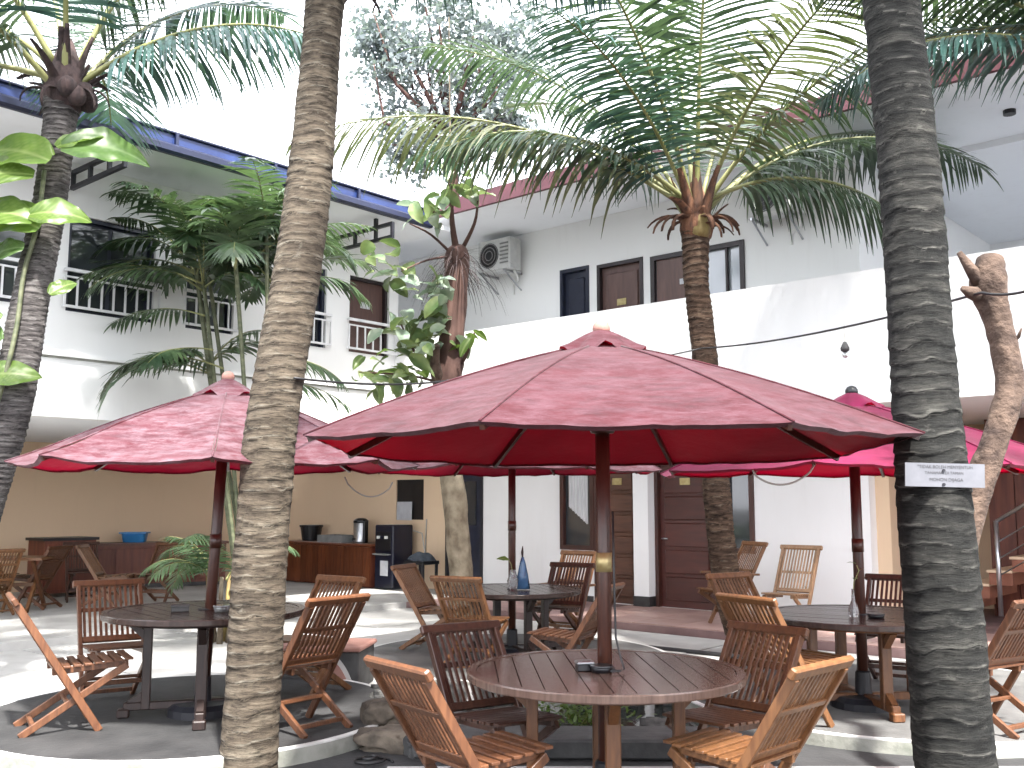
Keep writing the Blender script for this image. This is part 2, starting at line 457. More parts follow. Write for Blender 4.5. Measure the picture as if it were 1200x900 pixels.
# ------------------------------------------------------------------ mesh helpers
class MB:
    def __init__(self):
        self.v = []
        self.f = []
        self.ring = None

    def quad(self, a, b, c, d):
        i = len(self.v)
        self.v += [Vector(a), Vector(b), Vector(c), Vector(d)]
        self.f.append((i, i + 1, i + 2, i + 3))

    def box(self, x0, x1, y0, y1, z0, z1):
        i = len(self.v)
        self.v += [Vector(p) for p in ((x0, y0, z0), (x1, y0, z0), (x1, y1, z0), (x0, y1, z0),
                                       (x0, y0, z1), (x1, y0, z1), (x1, y1, z1), (x0, y1, z1))]
        for q in ((0, 3, 2, 1), (4, 5, 6, 7), (0, 1, 5, 4), (1, 2, 6, 5), (2, 3, 7, 6), (3, 0, 4, 7)):
            self.f.append(tuple(i + k for k in q))
        return self

    def bar(self, p, q, w, h, up=(0, 0, 1)):
        """rectangular bar from p to q: w across, h along 'up'"""
        p, q = Vector(p), Vector(q)
        d = (q - p).normalized()
        u = Vector(up)
        if abs(d.dot(u)) > 0.98:
            u = Vector((0, 1, 0))
        s = d.cross(u).normalized() * (w / 2)
        t = s.cross(d).normalized() * (h / 2)
        i = len(self.v)
        self.v += [p - s - t, p + s - t, p + s + t, p - s + t, q - s - t, q + s - t, q + s + t, q - s + t]
        for k in ((0, 1, 2, 3), (7, 6, 5, 4), (0, 4, 5, 1), (1, 5, 6, 2), (2, 6, 7, 3), (3, 7, 4, 0)):
            self.f.append(tuple(i + a for a in k))
        return self

    def tube(self, pts, rad, n=8, cap=True):
        pts = [Vector(p) for p in pts]
        if not isinstance(rad, (list, tuple)):
            rad = [rad] * len(pts)
        base = len(self.v)
        ref = Vector((0.31, 0.77, 0.55))
        for k, p in enumerate(pts):
            a = pts[max(0, k - 1)]
            b = pts[min(len(pts) - 1, k + 1)]
            d = (b - a).normalized()
            s = d.cross(ref)
            if s.length < 0.05:
                s = d.cross(Vector((1, 0, 0)))
            s.normalize()
            t = d.cross(s)
            for j in range(n):
                an = 2 * math.pi * j / n
                self.v.append(p + (s * math.cos(an) + t * math.sin(an)) * rad[k])
        for k in range(len(pts) - 1):
            for j in range(n):
                a = base + k * n + j
                b = base + k * n + (j + 1) % n
                self.f.append((a, b, b + n, a + n))
        if cap:
            self.f.append(tuple(base + j for j in range(n))[::-1])
            e = base + (len(pts) - 1) * n
            self.f.append(tuple(e + j for j in range(n)))
        return self

    def lathe(self, prof, c=(0, 0, 0), n=20):
        base = len(self.v)
        c = Vector(c)
        for r, z in prof:
            for j in range(n):
                an = 2 * math.pi * j / n
                self.v.append(c + Vector((r * math.cos(an), r * math.sin(an), z)))
        for k in range(len(prof) - 1):
            for j in range(n):
                a = base + k * n + j
                b = base + k * n + (j + 1) % n
                self.f.append((a, b, b + n, a + n))
        self.f.append(tuple(base + j for j in range(n))[::-1])
        e = base + (len(prof) - 1) * n
        self.f.append(tuple(e + j for j in range(n)))
        return self

    def prism(self, poly, z0, z1):
        i = len(self.v)
        n = len(poly)
        self.v += [Vector((x, y, z0)) for x, y in poly] + [Vector((x, y, z1)) for x, y in poly]
        self.f.append(tuple(i + k for k in range(n))[::-1])
        self.f.append(tuple(i + n + k for k in range(n)))
        for k in range(n):
            m = (k + 1) % n
            self.f.append((i + k, i + m, i + n + m, i + n + k))
        return self

    def mesh(self, name, mat, smooth=False, bevel=0.0):
        me = bpy.data.meshes.new(name)
        me.from_pydata([tuple(v) for v in self.v], [], self.f)
        if bevel:
            bm = bmesh.new()
            bm.from_mesh(me)
            bmesh.ops.bevel(bm, geom=list(bm.edges), offset=bevel, segments=1, affect='EDGES', profile=0.5)
            bm.to_mesh(me)
            bm.free()
        if smooth:
            me.polygons.foreach_set('use_smooth', [True] * len(me.polygons))
        if self.ring is not None:
            a = me.attributes.new('ring', 'FLOAT', 'POINT')
            a.data.foreach_set('value', self.ring)
        me.materials.append(MATS[mat] if isinstance(mat, str) else mat)
        me.update()
        return me

    def build(self, name, mat, parent=None, smooth=False, bevel=0.0):
        return link(name, self.mesh(name, mat, smooth, bevel), parent)


def link(name, me, parent=None):
    o = bpy.data.objects.new(name, me)
    COL.objects.link(o)
    if parent is not None:
        o.parent = parent
    return o


def thing(name, label, cat, loc=(0, 0, 0), rz=0.0, group=None):
    o = bpy.data.objects.new(name, None)
    COL.objects.link(o)
    o.empty_display_size = 0.2
    o.location = loc
    o.rotation_euler = (0, 0, rz)
    return tag(o, label, cat, group)


def tag(o, label, cat, group=None):
    o['label'] = label
    o['category'] = cat
    if group:
        o['group'] = group
    return o


def struct(o):
    o['kind'] = 'structure'
    return o


def wall_grid(mb, axis, a0, a1, z0, z1, p0, p1, holes):
    """solid wall between planes p0<p1, spanning a0..a1 by z0..z1, with rectangular holes (a0,a1,z0,z1)"""
    A = sorted({a0, a1, *[h[0] for h in holes], *[h[1] for h in holes]})
    Z = sorted({z0, z1, *[h[2] for h in holes], *[h[3] for h in holes]})
    A = [a for a in A if a0 <= a <= a1]
    Z = [z for z in Z if z0 <= z <= z1]

    def solid(i, j):
        if i < 0 or j < 0 or i >= len(A) - 1 or j >= len(Z) - 1:
            return False
        ca, cz = (A[i] + A[i + 1]) / 2, (Z[j] + Z[j + 1]) / 2
        return not any(h[0] < ca < h[1] and h[2] < cz < h[3] for h in holes)

    def V(a, p, z):
        return (a, p, z) if axis == 's' else (p, a, z)
    for i in range(len(A) - 1):
        for j in range(len(Z) - 1):
            if not solid(i, j):
                continue
            b0, b1, c0, c1 = A[i], A[i + 1], Z[j], Z[j + 1]
            mb.quad(V(b0, p0, c0), V(b1, p0, c0), V(b1, p0, c1), V(b0, p0, c1))
            mb.quad(V(b0, p1, c0), V(b0, p1, c1), V(b1, p1, c1), V(b1, p1, c0))
            if not solid(i - 1, j):
                mb.quad(V(b0, p0, c0), V(b0, p0, c1), V(b0, p1, c1), V(b0, p1, c0))
            if not solid(i + 1, j):
                mb.quad(V(b1, p0, c0), V(b1, p1, c0), V(b1, p1, c1), V(b1, p0, c1))
            if not solid(i, j - 1):
                mb.quad(V(b0, p0, c0), V(b0, p1, c0), V(b1, p1, c0), V(b1, p0, c0))
            if not solid(i, j + 1):
                mb.quad(V(b0, p0, c1), V(b1, p0, c1), V(b1, p1, c1), V(b0, p1, c1))
    return mb


# ------------------------------------------------------------------ ground
ground = struct(MB().box(-400, 400, -60, 900, -0.6, -0.035).build('ground', 'joint'))
# court slabs laid square to the wings; joints stay open between them
k = 0
slab_meshes = []
for i in range(-8, 5):
    for j in range(0, 5):
        s0, r0 = i * 2.05 + 0.4, 1.1 + j * 1.9
        s1, r1 = s0 + 2.03, min(r0 + 1.88, 10.58)
        if r1 - r0 < 0.3:
            continue
        c = W((s0 + s1) / 2, (r0 + r1) / 2, 0)
        if c.y < 6.2 or abs(c.x) > c.y * 0.72 + 1.5:
            continue
        o = MB().box(-(s1 - s0) / 2, (s1 - s0) / 2, -(r1 - r0) / 2, (r1 - r0) / 2, -0.06,
                     RNG.uniform(-0.004, 0.004)).build('paving_slab', 'concrete', ground)
        o.location = c
        o.rotation_euler = (0, 0, -TH)
# the near path of darker screed, below and around the pond
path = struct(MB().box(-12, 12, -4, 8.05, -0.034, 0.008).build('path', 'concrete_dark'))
band = MB().box(-0.75, 3.6, 5.2, 6.25, 0.008, 0.016).build('paving_band', 'concrete', path)


def disc(name, cx, cy, r, z, mat, squash=1.0, side='kerb_side', wob=0.02, seed=1):
    n = 72
    rr = [r * (1 + wob * mnoise.noise(Vector((math.cos(2 * math.pi * a / n) * 1.5, math.sin(2 * math.pi * a / n) * 1.5, seed)))) for a in range(n)]
    pol = lambda q: [(cx + (rr[a] - q) * math.cos(2 * math.pi * a / n), cy + squash * (rr[a] - q) * math.sin(2 * math.pi * a / n)) for a in range(n)]
    o = struct(MB().prism(pol(0), -0.03, z - 0.012).build(name, side))
    MB().prism(pol(0.0), z - 0.012, z - 0.004).build('painted_rim', 'white_line', o)
    MB().prism(pol(0.055), z - 0.004, z).build('screed_top', mat, o)
    return o


ZL, ZM, ZR = 0.115, 0.045, 0.10
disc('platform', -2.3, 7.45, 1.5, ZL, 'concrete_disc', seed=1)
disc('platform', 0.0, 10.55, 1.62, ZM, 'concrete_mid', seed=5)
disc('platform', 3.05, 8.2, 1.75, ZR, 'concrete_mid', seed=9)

# terrace along the wings, pink tiles with a dark red edge
terrace = struct(MB().box(-11.4, 8, 10.62, 21, -0.034, 0.085).build('terrace', 'terrace_edge'))
terrace.rotation_euler = (0, 0, -TH)
hall = struct(MB().box(-24, -11.4, -6, 21, -0.033, 0.085).build('hall_floor', 'concrete'))
hall.rotation_euler = (0, 0, -TH)
tile = MB().box(-0.295, 0.295, -0.295, 0.295, 0, 0.012).mesh('floor_tile', 'terrace_tile', bevel=0.003)
cnt = 0
for i in range(-12, 2):
    for j in range(3):
        s = -4.6 + (i + 6) * 0.6
        r = 10.95 + j * 0.6
        if r > 12.3:
            continue
        c = W(s, r, 0)
        if abs(c.x / c.y) > 0.56:
            continue
        o = link('floor_tile', tile, terrace)
        o.location = (s, r, 0.085)
ZT = 0.097

# ------------------------------------------------------------------ right wing
RW = thing('hotel_wing', 'white two storey wing with red roof edge, long blank parapet and dark red doors', 'building', (0, 0, 0), -TH)
RWALL = 12.5
up_holes = [(-9.86, -9.28, 3.1, 5.33), (-9.12, -8.26, 3.1, 5.30), (-8.12, -6.56, 4.0, 5.27)]
gr_holes = [(-9.88, -9.22, 0.86, 2.14), (-9.22, -8.42, 0.09, 2.2), (-8.12, -7.14, 0.09, 2.22), (-6.98, -6.52, 0.90, 2.14),
            (-12.43, -11.55, 0.09, 2.2)]
m = MB()
wall_grid(m, 's', -12.43, -4.93, 0.05, 2.7, RWALL, RWALL + 0.2, gr_holes)
m.build('ground_wall', 'white_wall', RW)
m = MB()
wall_grid(m, 's', -19.0, -12.43, 0.05, 2.7, RWALL, RWALL + 0.2, [(-13.72, -13.0, 1.28, 2.0)])
m.build('rear_hall_wall', 'beige_wall', RW)
m = MB()
wall_grid(m, 's', -17.0, -4.93, 3.0, 6.1, RWALL, RWALL + 0.2, up_holes)
m.build('upper_wall', 'white_wall', RW)
MB().box(-17, 8, 11.16, 19, 2.72, 3.0).build('floor_slab', 'soffit_white', RW)
MB().box(-12.2, 8, 11.04, 11.16, 2.70, 4.22).build('parapet', 'white_wall', RW)
MB().box(-5.1, -4.93, RWALL + 0.2, 18.4, 3.0, 6.1).build('return_wall', 'white_wall', RW)
MB().box(-4.93, 8, 18.4, 18.6, 3.0, 6.1).build('lobby_wall', 'white_wall', RW)
MB().box(-17, 8, 10.85, 18.6, 6.08, 6.16).build('soffit', 'soffit_white', RW)
MB().box(-4.5, 2.5, 13.0, 16.5, 6.0, 6.085).build('ceiling_drop', 'soffit_white', RW)
MB().lathe([(0.07, 0), (0.07, 0.05), (0.05, 0.055)], (-2.95, 12.1, 6.03), 12).build('downlight', 'black_plastic', RW)
MB().box(-11.0, 8, 10.79, 10.85, 6.06, 6.30).build('fascia', 'red_fascia', RW)
m = MB()
m.quad((-17, 10.85, 6.28), (8, 10.85, 6.28), (8, 19, 7.6), (-17, 19, 7.6))
m.quad((-17, 10.85, 6.22), (-17, 19, 7.54), (8, 19, 7.54), (8, 10.85, 6.22))
m.build('roof', 'roof_red', RW)
# pilaster between the two doors and black skirting
MB().box(-8.40, -8.14, RWALL - 0.16, RWALL, 0.24, 2.7).build('pilaster', 'white_wall', RW)
MB().box(-8.41, -8.13, RWALL - 0.17, RWALL, 0.085, 0.24).build('plinth', 'plinth', RW)
for a, b in ((-11.5, -9.25), (-7.12, -4.93)):
    MB().box(a, b, RWALL - 0.015, RWALL, 0.085, 0.17).build('skirting', 'plinth' if a < -9 else 'white_line', RW)


def panel_door(root, a0, a1, z0, z1, p, mat, fmat, panels, plate=True, inset=0.06, name='door'):
    """door leaf with raised panels in the wall plane p, facing -r"""
    fw = 0.055
    m = MB()
    m.box(a0, a0 + fw, p - 0.02, p + 0.12, z0, z1)
    m.box(a1 - fw, a1, p - 0.02, p + 0.12, z0, z1)
    m.box(a0 + fw, a1 - fw, p - 0.02, p + 0.12, z1 - fw, z1)
    leaf = MB().box(a0 + fw, a1 - fw, p + inset, p + inset + 0.04, z0, z1 - fw).build(name, mat, root)
    m.build('door_frame', fmat, leaf)
    w0, w1 = a0 + fw + 0.075, a1 - fw - 0.075
    H = (z1 - fw - z0 - 0.16)
    n = panels
    for i in range(n):
        c0 = z0 + 0.08 + H * i / n + 0.02
        c1 = z0 + 0.08 + H * (i + 1) / n - 0.025
        MB().box(w0, w1, p + inset - 0.018, p + inset - 0.0005, c0, c1).build('door_panel', mat, leaf, bevel=0.012)
    if plate:
        zc = z0 + 0.08 + H * (n - 0.5) / n
        ac = (a0 + a1) / 2
        MB().box(ac - 0.085, ac + 0.085, p + inset - 0.026, p + inset - 0.0195, zc - 0.05, zc + 0.05).build('number_plate', 'brass', leaf)
    kb = MB().tube([(a0 + fw + 0.05, p + inset, z0 + 0.98), (a0 + fw + 0.05, p + inset - 0.06, z0 + 0.98), (a0 + fw + 0.15, p + inset - 0.06, z0 + 0.98)], 0.011, 8)
    kb.build('handle', 'steel', leaf, smooth=True)
    return leaf


panel_door(RW, -9.22, -8.42, 0.09, 2.2, RWALL, 'door_wood', 'brown_frame', 6)
panel_door(RW, -8.12, -7.14, 0.09, 2.22, RWALL, 'door_red', 'brown_frame', 5)
panel_door(RW, -9.12, -8.26, 3.1, 5.30, RWALL, 'door_upper', 'dark_frame', 2)
panel_door(RW, -9.86, -9.28, 3.1, 5.33, RWALL, 'navy_door', 'navy_door', 2, plate=False)
d = MB().box(-12.38, -11.6, RWALL + 0.10, RWALL + 0.14, 0.09, 2.16).build('door', 'navy_door', RW)
m = MB().box(-12.43, -12.37, RWALL - 0.02, RWALL + 0.12, 0.09, 2.2).box(-11.61, -11.55, RWALL - 0.02, RWALL + 0.12, 0.09, 2.2)
m.box(-12.37, -11.61, RWALL - 0.02, RWALL + 0.12, 2.14, 2.2)
m.build('door_frame', 'black_steel', d)
MB().box(-12.2, -11.8, RWALL + 0.085, RWALL + 0.0995, 1.2, 1.95).build('door_panel', 'glass', d)
MB().box(-12.25, -12.05, RWALL + 0.07, RWALL + 0.0845, 1.62, 1.9).build('notice', 'black_plastic', d)


def window(root, a0, a1, z0, z1, p, fmat, gmat='glass', curtain=True, fw=0.07, split=0):
    fr = MB()
    fr.box(a0, a0 + fw, p - 0.03, p + 0.1, z0, z1)
    fr.box(a1 - fw, a1, p - 0.03, p + 0.1, z0, z1)
    fr.box(a0 + fw, a1 - fw, p - 0.03, p + 0.1, z0, z0 + fw)
    fr.box(a0 + fw, a1 - fw, p - 0.03, p + 0.1, z1 - fw, z1)
    xs = [a0 + fw + (a1 - a0 - 2 * fw) * i / (split + 1) for i in range(split + 2)]
    for x in xs[1:-1]:
        fr.box(x - 0.035, x + 0.035, p - 0.029, p + 0.099, z0 + fw, z1 - fw)
    o = fr.build('window', fmat, root)
    for x0, x1 in zip(xs[:-1], xs[1:]):
        MB().box(x0, x1, p + 0.04, p + 0.05, z0 + fw, z1 - fw).build('pane', gmat, o)
    if curtain:
        m = MB()
        n = 14
        for i in range(n):
            xa = a0 + fw + (a1 - a0 - 2 * fw) * (0.12 + 0.72 * i / n)
            xb = a0 + fw + (a1 - a0 - 2 * fw) * (0.12 + 0.72 * (i + 1) / n)
            pull = 0.34 * (1 - i / n) ** 1.4
            ya = p + 0.036 - (0.012 if i % 2 else 0.0)
            yb = p + 0.036 - (0.0 if i % 2 else 0.012)
            za = z0 + fw + (z1 - z0) * (0.24 + 0.22 * (1 - i / n))
            m.quad((xa, ya, za), (xb, yb, za), (xb, yb, z1 - fw), (xa, ya, z1 - fw))
        m.build('curtain', 'curtain', o)
    return o


window(RW, -9.88, -9.22, 0.86, 2.14, RWALL, 'brown_frame')
window(RW, -6.98, -6.52, 0.90, 2.14, RWALL, 'brown_frame', curtain=False)
w3 = window(RW, -8.12, -6.56, 4.0, 5.27, RWALL, 'dark_frame', 'sky_glass', curtain=False, split=1)
MB().box(-8.03, -7.42, RWALL + 0.012, RWALL + 0.035, 4.07, 5.2).build('shutter', 'door_upper', w3)
MB().box(-7.62, -7.36, RWALL - 0.01, RWALL + 0.008, 4.78, 4.86).build('number_plate', 'paper', w3)
MB().box(-6.86, -6.83, RWALL - 0.02, RWALL + 0.03, 4.05, 5.2).build('sash_bar', 'dark_frame', w3)

# switch cupboard niche in the rear hall wall with a paper notice
n_ = MB().box(-13.72, -13.0, RWALL + 0.02, RWALL + 0.06, 1.28, 2.0).build('niche_panel', 'black_plastic', RW)
MB().box(-13.7, -13.3, RWALL - 0.005, RWALL + 0.0, 1.27, 1.6).build('notice', 'paper', n_)

# stairs in the recess at the end of the ground wall
m = MB()
m.box(-4.93, -4.75, RWALL + 0.2, 15.6, 0.05, 2.72)
m.build('stair_side_wall', 'beige_wall', RW)
MB().box(-4.75, 8, 15.4, 15.6, 0.05, 2.72).build('stair_rear_wall', 'beige_wall', RW)
pan = MB().box(-4.1, 4, 14.55, 14.6, 0.085, 2.72).build('stair_panelling', 'redwood_panel', RW)
for i in range(16):
    MB().box(-4.05 + i * 0.3, -4.05 + i * 0.3 + 0.285, 14.52, 14.5495, 0.1, 2.7).build('plank', 'redwood_panel', pan)
for i in range(13):
    s0 = -4.6 + i * 0.27
    st = MB().box(s0, s0 + 0.27, 13.3, 14.5, 0.085 + (0 if i == 0 else 0.17 * i - 0.01), 0.085 + 0.17 * (i + 1) - 0.03).build('step', 'terracotta', RW)
    MB().box(s0 - 0.02, s0 + 0.27, 13.27, 14.5, 0.085 + 0.17 * (i + 1) - 0.03, 0.085 + 0.17 * (i + 1)).build('tread', 'beige_wall', st)
m = MB()
pts = []
rl = MB().tube([(-3.62, 13.1, 1.36), (-1.2, 13.1, 2.88)], 0.024, 8).build('stair_handrail', 'steel', RW, smooth=True)
for i in range(4):
    s = -3.62 + 0.62 * i
    zf = 0.085 + 0.63 * (s + 4.33)
    MB().tube([(s, 13.1, max(0.085, zf - 0.3)), (s, 13.1, 1.36 + 0.628 * (s + 3.62) + 0.01)], 0.028, 8).build('stair_post', 'steel', rl, smooth=True)
for q in (0.25, 0.45, 0.65):
    MB().tube([(-3.62, 13.1, 1.36 - q), (-1.2, 13.1, 2.88 - q)], 0.009, 6).build('stair_rail', 'steel', rl, smooth=True)

# ------------------------------------------------------------------ left wing
LW = thing('hotel_wing', 'white two storey wing with blue roof edge, small railed openings and an open hall below', 'building', (0, 0, 0), -TH)
LF = -12.2
l_holes = [(3.75, 5.16, 3.96, 5.20), (5.55, 6.72, 3.96, 5.20), (7.2, 7.95, 3.96, 5.2), (8.72, 9.6, 3.96, 5.20), (10.06, 10.9, 3.96, 5.20)]
m = MB()
wall_grid(m, 'r', -6, 11.1, 2.63, 5.9, LF - 0.2, LF, l_holes)
m.build('upper_wall', 'white_wall', LW)
MB().box(-17.6, LF - 0.2, 10.95, 11.1, 2.9, 5.9).build('end_wall', 'white_wall', LW)
MB().box(-17.6, LF - 0.2, -6, 10.95, 2.63, 2.75).build('hall_ceiling', 'soffit_white', LW)
MB().box(-17.8, -17.6, -6, RWALL, 0.05, 2.7).build('hall_wall', 'beige_wall', LW)
MB().box(-17.6, -17.45, 6.1, 6.5, 0.085, 2.63).build('pilaster', 'beige_wall', LW)
MB().box(LF, LF + 0.05, -6, 10.6, 3.38, 3.42).build('ledge', 'white_wall', LW)
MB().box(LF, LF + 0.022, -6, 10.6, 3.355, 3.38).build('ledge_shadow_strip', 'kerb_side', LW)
MB().box(-17.6, -10.9, -6, 11.0, 5.86, 5.93).build('soffit', 'soffit_white', LW)
MB().box(-10.96, -10.84, -6, 10.6, 5.82, 5.95).build('gutter', 'blue_gutter', LW, bevel=0.03)
MB().box(-10.98, -10.93, -6, 10.55, 5.95, 6.10).build('fascia', 'blue_metal', LW)
MB().tube([(-10.92, -6, 6.11), (-10.92, 10.55, 6.11)], 0.022, 8).build('edge_rail', 'blue_gutter', LW, smooth=True)
for i in range(8):
    MB().box(-10.925, -10.88, 0.4 + i * 1.45, 0.44 + i * 1.45, 5.95, 6.1).build('edge_post', 'blue_gutter', LW)
m = MB()
m.quad((-10.95, -6, 6.1), (-10.95, 10.6, 6.1), (-18, 13, 7.2), (-18, -6, 7.2))
m.quad((-10.95, -6, 6.05), (-18, -6, 7.15), (-18, 13, 7.15), (-10.95, 10.6, 6.05))
m.build('roof', 'blue_metal', LW)
for r_ in (5.55, 9.75):
    z1, z0 = 5.72, 5.52
    m = MB()
    m.bar((LF, r_, z1), (-10.85, r_, z1), 0.05, 0.05)
    m.bar((LF, r_, z0), (-10.85, r_, z0), 0.05, 0.05)
    for q in (LF + 0.03, LF + 0.48, LF + 0.96, -10.87):
        m.bar((q, r_ + 0.001, z0 - 0.02), (q, r_ + 0.001, z1 + 0.02), 0.046, 0.046)
    m.bar((LF + 0.96, r_, z1), (LF + 0.96, r_, 5.86), 0.05, 0.05)
    m.build('eave_bracket', 'black_steel', LW)
for k_, (a0, a1, z0, z1) in enumerate(l_holes):
    mt = 'door_upper' if k_ == 4 else 'navy_door'
    leaf = MB().box(LF - 0.17, LF - 0.12, a0, a1, z0, z1).build('door' if k_ == 4 else 'window', mt, LW)
    f = MB()
    for q0, q1 in ((a0, a0 + 0.05), (a1 - 0.05, a1)):
        f.box(LF - 0.12, LF - 0.05, q0, q1, z0, z1)
    f.box(LF - 0.12, LF - 0.05, a0 + 0.05, a1 - 0.05, z1 - 0.05, z1)
    f.build('frame', 'dark_frame' if k_ == 4 else 'navy_door', leaf)
    if k_ < 4:
        n = 2 if a1 - a0 > 1 else 1
        for i in range(n):
            b0 = a0 + 0.05 + (a1 - a0 - 0.1) * i / n
            b1 = a0 + 0.05 + (a1 - a0 - 0.1) * (i + 1) / n
            MB().box(LF - 0.12, LF - 0.105, b0 + 0.03, b1 - 0.03, z0 + 0.05, z1 - 0.09).build('pane', 'glass', leaf)
    else:
        MB().box(LF - 0.12, LF - 0.112, (a0 + a1) / 2 - 0.1, (a0 + a1) / 2 + 0.1, 4.72, 4.82).build('number_plate', 'paper', leaf)
    # railing in front of the opening
    e0, e1 = a0 - 0.06, a1 + (0.28 if k_ == 4 else 0.06)
    x = LF + 0.06
    rail = MB().bar((x, e0, 4.47), (x, e1, 4.47), 0.04, 0.04).build('railing', 'white_steel', LW)
    m = MB().bar((x, e0, 4.38), (x, e1, 4.38), 0.022, 0.022).bar((x, e0, 4.01), (x, e1, 4.01), 0.03, 0.03)
    for q in (e0 + 0.02, e1 - 0.02):
        m.box(LF - 0.01, x, q - 0.012, q + 0.012, 4.0, 4.025)
        m.box(LF - 0.01, x, q - 0.012, q + 0.012, 4.458, 4.482)
    m.build('rail_bar', 'white_steel', rail)
    nb = max(4, int((e1 - e0) / 0.15))
    for i in range(nb + 1):
        q = e0 + 0.012 + (e1 - e0 - 0.024) * i / nb
        MB().box(x - 0.011, x + 0.011, q - 0.011, q + 0.011, 4.02, 4.372).build('baluster', 'white_steel', rail)


# ------------------------------------------------------------------ air conditioners
def ac_unit(s, z, label, tilt=0):
    root = thing('air_conditioner', label, 'air conditioner', W(s, RWALL, z), -TH, 'outdoor air conditioner units')
    MB().box(-0.36, 0.36, -0.42, -0.12, 0, 0.54).build('casing', 'ac_white', root, bevel=0.02)
    m = MB()
    pr = []
    for i in range(3):
        rr = 0.20 - i * 0.06
        m.tube([(-0.10 + rr * math.cos(a * math.pi / 12), -0.425, 0.27 + rr * math.sin(a * math.pi / 12)) for a in range(25)], 0.008, 5, cap=False)
    m.build('fan_guard', 'grey_plastic', root)
    disc_ = MB()
    disc_.tube([(-0.10, -0.4235, 0.27), (-0.10, -0.41, 0.27)], 0.215, 24)
    disc_.build('fan_opening', 'black_plastic', root)
    for i in range(6):
        MB().box(0.15, 0.33, -0.434, -0.4205, 0.10 + i * 0.065, 0.125 + i * 0.065).build('grille_slat', 'grey_plastic', root)
    for q in (-0.26, 0.26):
        m = MB().bar((q, 0, -0.02), (q, -0.46, -0.02), 0.03, 0.035).bar((q, -0.005, -0.3), (q, -0.42, -0.035), 0.02, 0.02)
        m.build('bracket', 'steel', root)
    MB().tube([(0.3, -0.25, 0.0), (0.32, -0.2, -0.08), (0.25, -0.08, -0.14), (0.1, -0.02, -0.2), (0.1, 0.0, -0.35)], 0.02, 7).build('hose', 'white_plastic', root, smooth=True)
    return root


ac_unit(-10.95, 5.42, 'white outdoor air conditioner beside the inner corner, above the parapet')
ac_unit(-5.95, 5.42, 'white outdoor air conditioner half hidden behind drooping palm fronds')


